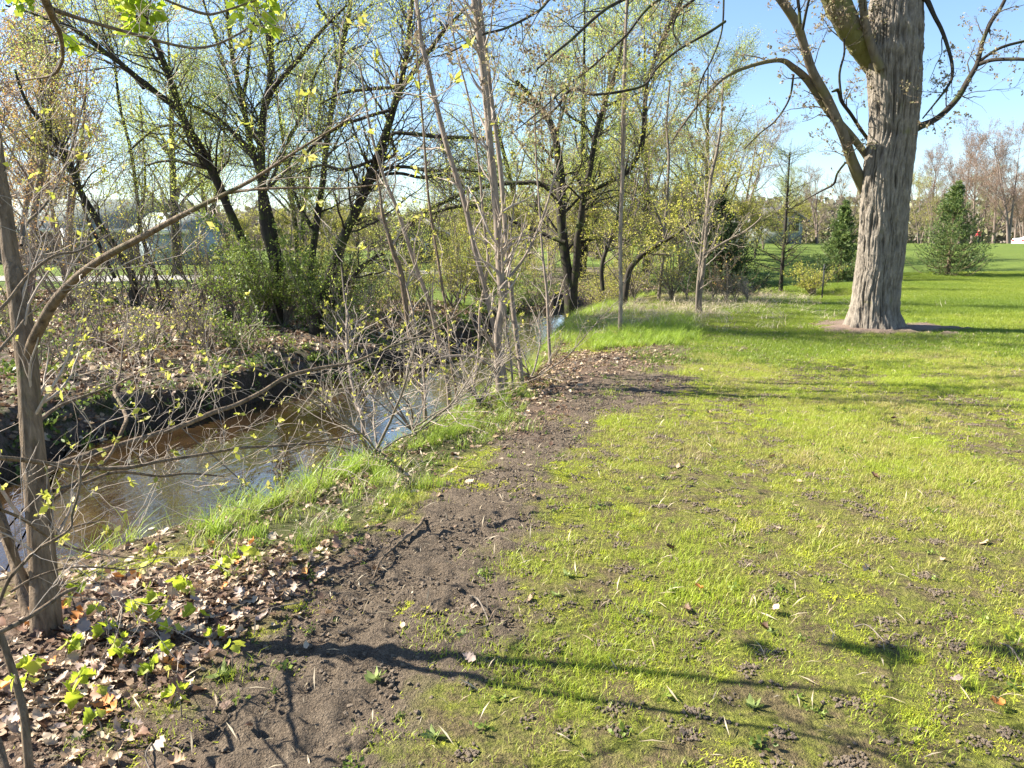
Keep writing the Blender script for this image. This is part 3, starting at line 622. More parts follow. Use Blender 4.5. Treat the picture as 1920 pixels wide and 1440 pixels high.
    for i, (lab, bp, dy, pts) in enumerate(sp):
        b, Yb = ground_base(*bp); r = np.random.default_rng(100+i)
        L = [('trunk', *stroke(pts, Yb, Yb+r.uniform(-.3, .8), base=b))]
        traced_tree('young_tree', lab, 'tree', L, BARK_GREY if i not in (3, 4) else BARK_NEAR, TWIG_PALE, LEAF_YELLOW, r, group='slim trees in a clump on the near bank',
                    lv=[(13, .2, 1, .7, .7, 8, .14, .45), (3, .2, 1, .7, .26, 6, .18, .7)], nleaf=260, lsize=.03, leafjit=.012, sides=8, base=b)
    # low shrubs with many bare sunlit twigs between the stems and the water
    hs = [(705, 862, 'bare twiggy shrub leaning out over the water from the lip of the bank'), (775, 822, 'low bare shrub tangled in front of the blue reflection'), (900, 765, 'tangled bare shrub at the waterside foot of the clump'),
          (992, 715, 'thin bare shrub behind the pale slim trunk'), (600, 900, 'low twiggy shrub in the bright grass nearest the muddy spit')]
    for i, (px, py, lab) in enumerate(hs):
        b, Yb = ground_base(px, py); r = np.random.default_rng(200+i); t = empty('bare_shrub', lab, 'shrub', 'bare shrubs on the near bank')
        st = np.zeros((1, 2, 3)); st[0, 0] = b; st[0, 1] = b+[0, 0, .15]
        c0 = grow(st, np.full((1, 2), .012), 9, .2, 1, .95, 1.9, 12, .1, (-.3, .1, .2), 1, r, rmin=.006, tpow=.5)
        c1 = grow(c0[0], c0[1], 8, .15, 1, .75, .7, 8, .16, (0, 0, .05), .6, r, rmin=.0025); c2 = grow(c1[0], c1[1], 3, .2, 1, .7, .2, 5, .18, (0, 0, .2), .7, r, rmin=.002)
        tube_part('stems', [c0], 6, TWIG_TAN, t); tube_part('twigs', [c1, c2], 3, TWIG_PALE, t, 'stuff')
        p, d = pts_on(c2[0], 150, r, .3, 1, .006); V, Q, ti = leaf_quads(p, .03, r, d*.5); leaf_part('buds', V, Q, ti, LEAF_YELLOW, t)
        local(t, tuple(b))
clump()

# ------------------------------------------------------------------ trees along the near bank, farther on
def bank_trees():
    sp = [
     ('straight dark slim trunk rising from the patch of bright green grass on the bank', (1163, 622), [(1163, 600, 8), (1164, 540, 7.5), (1163, 480, 7.5), (1164, 410, 7), (1167, 333, 7), (1168, 260, 7.5), (1170, 167, 7), (1172, 100, 6), (1174, 40, 5), (1178, -60, 4)], TWIG_TAN),
     ('slim grey twin-stemmed tree by the dark spruce where the lawn meets the dead grass', (1313, 587), [(1312, 560, 8), (1317, 517, 8), (1321, 480, 7.5), (1323, 444, 7), (1326, 400, 7), (1329, 365, 6.5), (1334, 330, 6), (1345, 280, 5), (1352, 230, 4), (1356, 150, 2.5)], TWIG_PALE),
     ('thin forked tree with pale bark standing in the brush before the dark spruce', (1235, 560), [(1238, 530, 6), (1244, 475, 6), (1246, 423, 6), (1250, 390, 5.5), (1252, 350, 5), (1254, 290, 4.5), (1250, 230, 4), (1256, 150, 3)], TWIG_TAN),
    ]
    for i, (lab, bp, pts, tw) in enumerate(sp):
        b, Yb = ground_base(*bp); r = np.random.default_rng(300+i)
        L = [('trunk', *stroke(pts, Yb, Yb+.5, base=b))]
        if i == 1:
            L.append(('stem', *stroke([(1306, 588, 6), (1308, 540, 5.5), (1313, 490, 5), (1318, 440, 4), (1322, 400, 2)], Yb, Yb)))
            L.append(('limb', *stroke([(1318, 480, 4), (1345, 462, 4.5), (1370, 448, 4.5), (1395, 435, 4), (1415, 420, 3), (1430, 405, 2)], Yb, Yb-.6)))
        if i == 2: L.append(('limb', *stroke([(1247, 440, 5), (1238, 415, 4), (1228, 390, 3.5), (1215, 350, 3), (1200, 280, 2)], Yb, Yb)))
        traced_tree('bank_tree', lab, 'tree', L, BARK_GREY if i == 0 else TWIG_TAN, tw, LEAF_YELLOW, r, group='slim trees along the far end of the near bank',
                    lv=[((30, 15, 24)[i], .2, 1, .75, (1.5, .95, 1.2)[i], 9, .14, .3), (5, .2, 1, .7, .6, 6, .18, .6), (2, .3, 1, .7, .25, 4, .2, .7)], nleaf=(1500, 450, 900)[i], lsize=.05, leafjit=.03, sides=10, base=b)
    # big double-trunked tree at the bend
    b, Yb = ground_base(1073, 590); Yb += 1.5; b = np.array([*at_y(1073, 582, Yb)[:2], 0.]); b[2] = Hs(b[0], b[1])-.1; r = np.random.default_rng(320)
    L = [('trunk', *stroke([(1070, 565, 24), (1066, 520, 19), (1061, 490, 18), (1055, 440, 17), (1052, 400, 17), (1052, 350, 16), (1048, 300, 14), (1036, 240, 12), (1015, 205, 10), (990, 175, 8), (968, 152, 6)], Yb, Yb+.5, base=b)),
         ('trunk', *stroke([(1074, 560, 18), (1076, 530, 15), (1081, 490, 13), (1083, 450, 13), (1090, 400, 11), (1096, 360, 11), (1106, 320, 10), (1114, 270, 9), (1122, 230, 9), (1132, 200, 8.5), (1140, 173, 8), (1155, 130, 6), (1170, 60, 5), (1180, -20, 4)], Yb, Yb-.4)),
         ('limb', *stroke([(1098, 362, 8), (1125, 350, 7), (1155, 335, 7), (1175, 325, 7), (1188, 305, 9), (1203, 275, 9), (1208, 230, 8), (1210, 180, 7), (1217, 140, 7), (1233, 100, 7), (1248, 60, 8), (1265, 28, 9), (1285, -20, 8)], Yb, Yb-1)),
         ('limb', *stroke([(1055, 375, 12), (1040, 357, 9), (1005, 343, 8), (973, 343, 8), (935, 345, 8), (900, 352, 8), (873, 360, 8), (840, 375, 8), (812, 388, 8), (790, 400, 8), (765, 425, 9), (742, 447, 10)], Yb+.5, Yb+2)),
         ('limb', *stroke([(1060, 455, 9), (1033, 445, 7), (1000, 430, 7), (973, 420, 7), (940, 400, 7), (907, 390, 7), (870, 386, 7), (835, 392, 6), (800, 405, 5), (767, 417, 4)], Yb, Yb+1.5)),
         ('limb', *stroke([(1085, 455, 6), (1110, 450, 5), (1140, 445, 5), (1180, 452, 3)], Yb, Yb)),
         ('limb', *stroke([(1096, 360, 6), (1080, 330, 5), (1077, 320, 4), (1100, 300, 3), (1130, 270, 2)], Yb, Yb)),
         ('limb', *stroke([(1115, 265, 6), (1095, 235, 5), (1065, 215, 4), (1040, 180, 3), (1030, 120, 2.5)], Yb, Yb+.5))]
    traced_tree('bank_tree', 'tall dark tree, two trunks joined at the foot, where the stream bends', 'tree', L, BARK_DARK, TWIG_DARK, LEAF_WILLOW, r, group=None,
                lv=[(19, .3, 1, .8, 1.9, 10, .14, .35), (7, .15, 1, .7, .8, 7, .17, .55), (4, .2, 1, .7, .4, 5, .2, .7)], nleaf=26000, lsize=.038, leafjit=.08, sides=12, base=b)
    # leaning trunk through the brush
    b = at_y(1170, 530, 19.5); b[2] = Hs(b[0], b[1])-.1; r = np.random.default_rng(321)
    L = [('trunk', *stroke([(1178, 515, 11), (1192, 490, 10), (1215, 470, 9.5), (1238, 456, 8), (1258, 445, 7), (1280, 430, 6), (1310, 405, 5), (1350, 370, 4), (1380, 320, 3)], 19.5, 18, base=b)),
         ('trunk', *stroke([(1130, 545, 8), (1128, 500, 8), (1140, 460, 7), (1155, 420, 6), (1165, 360, 5), (1180, 280, 3)], 20, 20.5))]
    traced_tree('leaning_tree', 'dark leaning trunk slanting through the brush beside the straight slim tree', 'tree', L, BARK_DARK, TWIG_TAN, LEAF_YELLOW, r,
                lv=[(18, .15, 1, .8, 1.4, 9, .15, .4), (6, .15, 1, .7, .6, 6, .18, .6), (3, .2, 1, .7, .3, 4, .2, .7)], nleaf=4200, lsize=.055, leafjit=.05, base=b)
bank_trees()

# ------------------------------------------------------------------ big dark willows on the far bank
def willows():
    def base_at(px, py, Y):
        p = at_y(px, py, Y); p[2] = min(Hs(p[0], p[1]), p[2])-.15; return p
    G_ = 'dark leafing trees on the far bank'
    T = []
    Y = 16.5
    T.append(('multi-stemmed dark willow on the far bank, its straightest stems against the blue sky', base_at(520, 560, Y), Y, [
        ('trunk', [(515, 500, 18), (505, 460, 17), (496, 425, 17), (492, 370, 16), (490, 300, 14), (491, 245, 13), (495, 205, 12), (505, 165, 12), (508, 130, 10), (508, 80, 10), (509, 30, 10), (508, -30, 9), (505, -150, 6)], 0, .3),
        ('trunk', [(530, 520, 13), (516, 450, 13), (505, 400, 12), (490, 340, 11), (474, 285, 10), (463, 235, 9.5), (455, 190, 9), (445, 150, 8), (437, 115, 8), (430, 60, 7), (425, 10, 6), (415, -80, 4)], .3, 1.5),
        ('limb', [(500, 195, 10), (513, 165, 9), (530, 145, 8.5), (552, 120, 8), (580, 85, 7), (605, 55, 6), (625, 35, 5), (650, 10, 4)], .1, -1),
        ('limb', [(455, 190, 6), (462, 150, 6), (466, 110, 5), (470, 70, 5), (478, 30, 4), (485, -20, 3)], 1, .5),
        ('limb', [(430, 150, 5), (415, 110, 5), (405, 70, 5), (390, 30, 4), (378, -10, 4)], 1.2, 1.8),
        ('limb', [(492, 270, 5), (470, 240, 4), (480, 200, 3), (500, 185, 3)], 0, -.4)]))
    Y = 17.5
    T.append(('dark far-bank trunk leaning back over the houses with a long bough', base_at(500, 570, Y), Y, [
        ('trunk', [(480, 510, 17), (462, 465, 17), (445, 430, 16.5), (430, 395, 15), (415, 358, 15), (400, 325, 15), (383, 295, 14), (366, 265, 14), (350, 238, 13), (338, 205, 12), (328, 175, 12), (316, 140, 11), (302, 105, 10), (290, 75, 10), (278, 50, 9), (262, 15, 8), (250, -40, 7)], 0, -.8),
        ('limb', [(335, 205, 10), (310, 187, 9), (282, 165, 10), (250, 140, 10), (225, 118, 8), (195, 97, 8), (165, 72, 7), (130, 50, 6), (100, 42, 5), (60, 25, 4), (10, 10, 3)], -.5, -2.5),
        ('limb', [(270, 165, 8), (240, 130, 7), (210, 108, 6), (170, 90, 4.5), (130, 75, 4), (90, 80, 3)], -1, -.5),
        ('limb', [(345, 235, 5), (315, 235, 5), (290, 242, 4.5), (265, 262, 4), (240, 285, 3)], -.4, .4),
        ('limb', [(385, 315, 6), (360, 308, 5.5), (330, 302, 5), (300, 303, 4), (270, 312, 3)], -.2, .5),
        ('limb', [(345, 195, 6), (375, 205, 6), (410, 225, 6), (440, 250, 5), (465, 290, 4)], -.3, .6)]))
    Y = 15.6
    T.append(('stoutest dark trunk on the far bank, leaning out over the stream to a fork', base_at(592, 640, Y), Y, [
        ('trunk', [(594, 600, 27), (601, 570, 24), (610, 545, 21), (622, 510, 19), (636, 470, 18), (650, 432, 17), (665, 400, 17), (680, 368, 17), (695, 330, 16), (707, 298, 15), (718, 265, 14), (730, 230, 13), (740, 195, 12), (750, 165, 11), (757, 130, 9), (763, 100, 8), (768, 50, 7), (773, 0, 7), (778, -90, 5)], 0, -1.2),
        ('limb', [(746, 175, 9), (768, 145, 8.5), (790, 112, 8), (810, 88, 7.5), (830, 60, 7), (850, 38, 5), (880, 10, 4)], -1, -2),
        ('limb', [(707, 298, 7), (740, 290, 6), (735, 252, 6), (780, 252, 7), (830, 257, 7), (870, 258, 6), (920, 262, 4)], -.8, -1.5),
        ('limb', [(690, 345, 7), (720, 318, 6), (760, 313, 6), (805, 320, 6), (850, 318, 5), (900, 322, 3)], -.6, -1.6),
        ('limb', [(688, 350, 6), (715, 330, 5), (750, 325, 5.5), (790, 333, 5.5), (835, 328, 5), (880, 335, 3)], -.6, -1),
        ('limb', [(705, 298, 6), (670, 312, 6), (640, 318, 6), (600, 310, 5), (560, 325, 3)], -.7, .2),
        ('limb', [(738, 205, 6), (700, 215, 6), (670, 225, 6), (640, 235, 6), (600, 262, 5), (560, 300, 3)], -1, -.5),
        ('limb', [(755, 165, 6), (720, 165, 6), (685, 168, 6), (640, 175, 5), (600, 195, 3)], -1, -.6),
        ('limb', [(600, 590, 12), (630, 560, 10), (660, 520, 9), (690, 490, 7), (720, 475, 5)], 0, -.8)]))
    Y = 17.2
    T.append(('upright dark stem on the far bank just behind the stout leaning trunk', base_at(580, 600, Y), Y, [
        ('trunk', [(580, 540, 14), (583, 500, 13), (588, 460, 13), (593, 425, 12.5), (599, 380, 12), (606, 335, 11), (610, 290, 10), (617, 235, 9.5), (625, 190, 9), (632, 150, 9), (640, 105, 9), (646, 65, 8), (653, 30, 8), (660, -20, 7), (670, -120, 5)], 0, .5),
        ('limb', [(590, 440, 9), (575, 410, 7), (560, 385, 6), (550, 350, 5), (540, 300, 4)], 0, .6),
        ('limb', [(512, 330, 6), (530, 290, 6), (548, 250, 5.5), (565, 215, 5), (580, 170, 5), (600, 120, 4), (622, 90, 3)], .4, 1),
        ('limb', [(645, 60, 6), (622, 40, 5), (600, 15, 5), (590, -20, 4)], .5, .2)]))
    Y = 19.
    T.append(('dark leaning trunk on the far bank in front of the low house', base_at(250, 545, Y), Y, [
        ('trunk', [(248, 520, 13), (232, 490, 12.5), (210, 455, 12), (190, 427, 12), (172, 395, 11), (152, 362, 11), (140, 330, 10), (128, 300, 9), (112, 275, 8), (95, 250, 8), (78, 228, 7), (58, 205, 6), (40, 170, 5), (28, 130, 4)], 0, -.4),
        ('trunk', [(215, 520, 7), (195, 480, 7), (178, 440, 6), (160, 400, 5), (148, 340, 4.5), (145, 290, 4)], .2, .9),
        ('limb', [(150, 355, 6), (130, 320, 5.5), (105, 270, 5), (80, 200, 4), (75, 140, 3)], 0, 1)]))
    Y = 20.5
    T.append(('thin dark tree on the far bank between the low house and the leafy willow', base_at(300, 548, Y), Y, [
        ('trunk', [(290, 510, 7), (275, 470, 7), (262, 420, 6.5), (255, 350, 6), (245, 280, 5.5), (225, 200, 5), (215, 120, 4), (200, 40, 3)], 0, .4),
        ('trunk', [(262, 500, 6), (258, 450, 5.5), (266, 400, 5), (272, 340, 4.5), (268, 260, 4), (262, 180, 3)], .4, .9)]))
    for i, (lab, b, Y, ls) in enumerate(T):
        r = np.random.default_rng(400+i)
        L = []
        for j, (nm, pts, d0, d1) in enumerate(ls):
            L.append((nm, *stroke(pts, Y+d0, Y+d1, base=b if j == 0 else None)))
        big = i < 4
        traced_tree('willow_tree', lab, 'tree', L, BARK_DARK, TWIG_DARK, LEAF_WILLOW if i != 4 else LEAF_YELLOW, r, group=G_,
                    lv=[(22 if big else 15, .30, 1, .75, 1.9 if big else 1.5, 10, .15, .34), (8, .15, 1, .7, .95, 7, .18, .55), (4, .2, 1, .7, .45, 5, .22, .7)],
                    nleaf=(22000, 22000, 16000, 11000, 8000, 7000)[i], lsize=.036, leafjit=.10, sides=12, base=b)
willows()
# ------------------------------------------------------------------ scattered ground cover (stuff): points drive instanced tufts
def scatter(name, protos, P, rot, scl, idx, tint, mat_label=None):
    me = mesh_np(name, P)
    for k, v, ty in (('scl', scl, 'FLOAT'), ('tint', tint, 'FLOAT')):
        a = me.attributes.new(k, ty, 'POINT'); a.data.foreach_set('value', np.asarray(v, np.float32))
    a = me.attributes.new('rot', 'FLOAT_VECTOR', 'POINT'); a.data.foreach_set('vector', np.asarray(rot, np.float32).ravel())
    a = me.attributes.new('idx', 'INT', 'POINT'); a.data.foreach_set('value', np.asarray(idx, np.int32))
    o = link(name, me, kind='stuff'); o['label'] = mat_label
    g = bpy.data.node_groups.new(name, 'GeometryNodeTree')
    g.interface.new_socket('Geometry', in_out='INPUT', socket_type='NodeSocketGeometry'); g.interface.new_socket('Geometry', in_out='OUTPUT', socket_type='NodeSocketGeometry')
    gi = g.nodes.new('NodeGroupInput'); go = g.nodes.new('NodeGroupOutput'); j = g.nodes.new('GeometryNodeJoinGeometry')
    def na(nm, ty):
        x = g.nodes.new('GeometryNodeInputNamedAttribute'); x.data_type = ty; x.inputs[0].default_value = nm; return x.outputs[0]
    ix, rt, sl = na('idx', 'INT'), na('rot', 'FLOAT_VECTOR'), na('scl', 'FLOAT')
    e2r = g.nodes.new('FunctionNodeEulerToRotation'); g.links.new(rt, e2r.inputs[0])
    for k, p in enumerate(protos):
        c = g.nodes.new('FunctionNodeCompare'); c.data_type = 'INT'; c.operation = 'EQUAL'
        ins = [s for s in c.inputs if s.type == 'INT']; g.links.new(ix, ins[0]); ins[1].default_value = k
        oi = g.nodes.new('GeometryNodeObjectInfo'); oi.inputs[0].default_value = p
        ip = g.nodes.new('GeometryNodeInstanceOnPoints')
        g.links.new(gi.outputs[0], ip.inputs['Points']); g.links.new(c.outputs[0], ip.inputs['Selection'])
        g.links.new([s for s in oi.outputs if s.name == 'Geometry'][0], ip.inputs['Instance'])
        g.links.new(e2r.outputs[0], ip.inputs['Rotation']); g.links.new(sl, ip.inputs['Scale'])
        g.links.new(ip.outputs[0], j.inputs[0])
    g.links.new(j.outputs[0], go.inputs[0])
    md = o.modifiers.new('tufts', 'NODES'); md.node_group = g
    return o
def proto(name, me): return bpy.data.objects.new(name, me)

def blades(n, rad, h, wd, rng, lean=.35, segs=2, gauss=False):
    """n grass blades in a disc, each a bent tapering strip"""
    r = (np.abs(rng.normal(size=n))*.5 if gauss else np.sqrt(rng.random(n)))*rad; a = rng.random(n)*2*pi
    b = np.stack([r*np.cos(a), r*np.sin(a), np.full(n, -.008)], 1)
    hh = h*(.45+.8*rng.random(n)); az = rng.random(n)*2*pi; d = np.stack([np.cos(az), np.sin(az), 0*az], 1); s = np.stack([-np.sin(az+rng.normal(size=n)*.5), np.cos(az), 0*az], 1)
    ln = lean*(.3+1.2*rng.random(n)); V = []; w0 = wd*(.6+.7*rng.random(n))
    for k in range(segs+1):
        t = k/segs; c = b+d*(hh*ln*t*t)[:, None]+np.array([0, 0, 1.])*(hh*t*(1-.25*ln*t))[:, None]; ww = (w0*(1-t**1.5))[:, None]
        if k < segs: V += [c-s*ww*.5, c+s*ww*.5]
        else: V += [c]
    V = np.stack(V, 1); m = V.shape[1]; base = np.arange(n)*m; Q = []; T = []
    for k in range(segs-1): Q.append(np.stack([base+2*k, base+2*k+1, base+2*k+3, base+2*k+2], 1))
    T = np.stack([base+2*segs-2, base+2*segs-1, base+2*segs], 1)
    return V.reshape(-1, 3), (np.concatenate(Q) if Q else None), T, np.repeat(rng.random(n), m)
def blade_mesh(name, mat, parts):
    mb = MB(); ts = []
    for V, Q, T, t in parts: mb.add(V, Q, T); ts.append(t)
    return proto(name, mesh_np(name, np.concatenate(mb.V), np.concatenate(mb.Q) if mb.Q else None, np.concatenate(mb.T) if mb.T else None, mat, {'tint': np.concatenate(ts)}))

GRASS = leafmat('grass_lawn', [(0, (.50, .40, .22)), (.22, (.47, .42, .13)), (.45, (.39, .44, .06)), (.75, (.40, .49, .05)), (1, (.53, .58, .07))], .5, inst=True, rough=.45)
MOSS = leafmat('moss_lawn', [(0, (.32, .35, .035)), (.5, (.46, .50, .035)), (1, (.58, .58, .06))], .35, inst=True, rough=.7)
LUSHM = leafmat('grass_lush', [(0, (.16, .235, .03)), (.5, (.23, .30, .035)), (1, (.35, .39, .055))], .45, inst=True, rough=.4)
BANKM = leafmat('grass_bank', [(0, (.42, .36, .20)), (.25, (.33, .37, .08)), (.6, (.30, .42, .05)), (1, (.42, .52, .08))], .45, inst=True, rough=.4)
STRAW = leafmat('straw', [(0, (.24, .18, .11)), (.5, (.45, .37, .25)), (1, (.62, .54, .40))], .2, inst=True)
CLOD = flatmat('clod_soil', (.11, .083, .06), (.29, .225, .16), 30, .95, .6)
LITM = leafmat('dead_leaf', [(0, (.06, .035, .022)), (.25, (.16, .09, .055)), (.5, (.34, .23, .14)), (.75, (.48, .37, .25)), (.93, (.62, .53, .41)), (1, (.42, .15, .04))], .15, inst=True, rough=.6)
SPROUT = leafmat('sprout_leaf', [(0, (.06, .09, .02)), (.5, (.14, .20, .035)), (1, (.30, .36, .06))], .35, inst=True)

def in_view(x, y, m=1.2): return (np.abs(x) < .715*y+m) & (y > 1.0)
def rnd_pts(rng, n, y0, y1, pw=1., m=1.2):
    """random points in the visible wedge of ground, uniform per area"""
    y = y0+(y1-y0)*rng.random(int(n*2))**pw; wmax = .72*y1+m
    x = (rng.random(len(y))*2-1)*wmax; k = in_view(x, y, m); return x[k], y[k]
def zrot(rng, n, tilt=.0): return np.stack([rng.normal(size=n)*tilt, rng.normal(size=n)*tilt, rng.random(n)*2*pi], 1)
def P3(x, y, dz=0.): return np.stack([x, y, H(x, y)+dz], 1)

def grass_cover():
    rng = np.random.default_rng(1)
    # near lawn: thin mossy turf
    pr = [blade_mesh('turf_tuft', GRASS, [blades(200, .17, .030, .0034, rng, .9), blades(30, .17, .045, .0035, rng, .6)]) for _ in range(3)]
    pr += [blade_mesh('moss_tuft', MOSS, [blades(620, .15, .011, .0045, rng, 1.2, 1, True)]) for _ in range(2)]
    pr += [blade_mesh('fine_tuft', GRASS, [blades(90, .14, .055, .0032, rng, .7, 2, True)]) for _ in range(2)]
    x, y = rnd_pts(rng, 34000, 1.2, 16.5, .75); m = masks(x, y)
    keep = m['near'] & (m['d'] > .9)
    lawn = (1-.94*m['soil'])*(1-m['litter'])*(1-m['bankg'])*(1-m['mulch'])*(1-.6*m['lush'])
    patchy = fbm(x*1.6, y*1.6, seed=61)+.35*(fbm(x*7, y*7, seed=62)-.5)
    edge = np.abs(sd_poly(x, y, SOIL)); mossy = fbm(x*1.1, y*1.1, seed=63, o=3)+.34*np.exp(-edge*1.3)*(y < 8)
    keep &= rng.random(len(x)) < lawn*np.clip(.66+(patchy-.42)*4.5, .16, 1)
    x, y, patchy, mossy = x[keep], y[keep], patchy[keep], mossy[keep]; n = len(x)
    idx = np.where((mossy > .53) & (rng.random(n) < .8), rng.integers(3, 5, n), np.where(rng.random(n) < .18, rng.integers(5, 7, n), rng.integers(0, 3, n)))
    ti = np.clip(.50+(fbm(x*.7, y*.7, seed=64)-.5)*1.3+(fbm(x*5, y*5, seed=66)-.5)*1.3+rng.normal(size=n)*.16, 0, 1)
    scatter('lawn_grass', pr, P3(x, y), zrot(rng, n), .8+.5*rng.random(n), idx, ti, 'thin mossy lawn grass in the foreground')
    # lush lawn farther on
    pr = [blade_mesh('lush_tuft', LUSHM, [blades(420, .42, .06, .008, rng, .8, 1)]) for _ in range(3)]
    x, y = rnd_pts(rng, 16000, 9, 42, .8, 2); m = masks(x, y)
    k = m['near'] & (m['d'] > .9) & (rng.random(len(x)) < m['lush']*(1-m['mulch'])*np.clip(1.6-y/45, .4, 1)); x, y = x[k], y[k]; n = len(x)
    scatter('lush_grass', pr, P3(x, y), zrot(rng, n), .8+.4*rng.random(n), rng.integers(0, 3, n), np.clip(.5+(fbm(x*.4, y*.4, seed=65)-.5)*1.6+rng.normal(size=n)*.08, 0, 1), 'even bright green lawn beyond the mossy turf')
    # grass of the bank lip
    pr = [blade_mesh('bank_tuft', BANKM, [blades(26, .07, .13, .0045, rng, .7, 3)]) for _ in range(3)] + [blade_mesh('long_tuft', BANKM, [blades(40, .06, .21, .005, rng, 1.0, 4, True)]) for _ in range(2)] + \
         [blade_mesh('dry_tuft', STRAW, [blades(18, .09, .12, .004, rng, 1.5, 3)]) for _ in range(2)]
    x, y = rnd_pts(rng, 42000, 2, 24, .8); m = masks(x, y); dens = fbm(x*1.7, y*1.7, seed=71)
    k = m['near'] & (m['d'] > .12) & (rng.random(len(x)) < np.maximum(m['bankg']*np.clip(.3+(dens-.42)*3.2, .15, 1), (m['d'] < .7)*.5*(y > 4.0))); k &= rng.random(len(x)) < .97
    x, y, dd = x[k], y[k], m['d'][k]; n = len(x)
    lip = (dd < .95) & (rng.random(n) < .42) & (y > 4.0)
    idx = np.where(lip, rng.integers(3, 5, n), np.where(rng.random(n) < .25, rng.integers(5, 7, n), rng.integers(0, 3, n)))
    scatter('bank_grass', pr, P3(x, y), zrot(rng, n, .12), .7+.5*rng.random(n), idx, np.clip(.45+rng.normal(size=n)*.22+lip*.15, 0, 1), 'bright tufted grass along the lip of the near bank')
    # thick bright patch past the soil, and around the maple foot
    x, y = rnd_pts(rng, 9000, 11, 21, 1.); d2 = sd_poly(x, y, LUSH2); r_ = np.hypot(x-TREEB[0]-.62, y-TREEB[1]+.02); r2 = np.hypot(x-TREEB[0]-.15, y-TREEB[1]+.35); k = (d2 < .15) | (((r_ < .30) | ((r2 < .25) & (rng.random(len(x)) < .3))) & (y < TREEB[1]+.5)); x, y = x[k], y[k]; n = len(x)
    scatter('thick_grass', pr[:5], P3(x, y), zrot(rng, n, .1), .8+.5*rng.random(n), rng.integers(0, 5, n), .55+.3*rng.random(n), 'thick bright green grass where the soil strip ends')
    # dead straw tangle by the twin tree
    x, y = rnd_pts(rng, 5200, 13, 27, 1.); k = (rng.random(len(x)) < np.exp(-np.maximum(sd_poly(x, y, DEADG), 0)*1.2)*.9) & (sd_poly(x, y, CHAN) > .3); x, y = x[k], y[k]; n = len(x)
    scatter('dry_grass', pr[5:], P3(x, y), zrot(rng, n, .3), 1.2+1.2*rng.random(n), rng.integers(0, 2, n), rng.random(n), 'pale dead grass tangle along the foot of the far bank trees')
    # straw and dry bits lying in the turf
    V, Q, ti = leaf_quads(np.zeros((1, 3)), .05, rng, np.array([[6, 0, 0]]), .07); st = proto('straw_bit', mesh_np('straw_bit', V, Q, None, STRAW, {'tint': ti}))
    x, y = rnd_pts(rng, 9000, 1.3, 13, .8); k = masks(x, y)['near']; x, y = x[k], y[k]; n = len(x)
    scatter('straw_bits', [st], P3(x, y, .012), zrot(rng, n, .25), .4+1.1*rng.random(n), np.zeros(n), rng.random(n), 'dry straw bits strewn in the turf')
grass_cover()

def lump(rng, name, mat, sub=2, amp=.8):
    import bmesh
    bm = bmesh.new(); bmesh.ops.create_icosphere(bm, subdivisions=sub, radius=1)
    s = rng.random()*50
    for v in bm.verts:
        q = v.co*1.7; k = float(fbm(np.array([q.x+s]), np.array([q.y]), np.array([q.z]), 3, 81)[0]); v.co *= 1-amp+2*amp*k; v.co.z *= .62
    me = bpy.data.meshes.new(name); bm.to_mesh(me); bm.free(); me.materials.append(mat); return proto(name, me)
def leaf_shape(rng, kind, L, curl=.6):
    """a dead or living leaf blade: lobed outline around a bent midrib, 2 strips of quads/tris"""
    if kind == 'oak': prof = [(0, .03), (.12, .10), (.2, .24), (.28, .13), (.4, .34), (.5, .17), (.63, .38), (.74, .18), (.85, .22), (1, 0)]
    elif kind == 'maple': prof = [(0, .08), (.08, .36), (.18, .33), (.30, .54), (.42, .36), (.56, .42), (.68, .24), (.80, .24), (.9, .12), (1, 0)]
    else: prof = [(0, .02), (.15, .2), (.35, .3), (.6, .27), (.8, .15), (1, 0)]
    V = []; cx = curl*rng.uniform(.5, 1.3); cy = curl*rng.uniform(-.3, 1.4); tw = rng.uniform(-.8, .8)
    for i, (t, w_) in enumerate(prof):
        zc = L*.35*cx*(t-.5)**2*2; a = tw*t
        for s in (-1, 0, 1):
            ww = w_*L*s*rng.uniform(.85, 1.1); zz = zc+abs(s)*w_*L*cy*.8
            V.append((t*L, ww*cos(a)-zz*sin(a)*.3, zz*cos(a)+ww*sin(a)+rng.normal()*.006*L*8*abs(s)*curl))
    V = np.array(V); V[:, 0] -= L/2; n = len(prof); Q = []
    for i in range(n-1):
        for s in (0, 1): Q.append((3*i+s, 3*i+s+1, 3*i+s+4, 3*i+s+3))
    return V, np.array(Q)
def leaf_proto(name, rng, kind, L, mat, curl):
    V, Q = leaf_shape(rng, kind, L, curl); return mesh_np(name, V, Q, None, mat, {'tint': np.full(len(V), rng.random())})

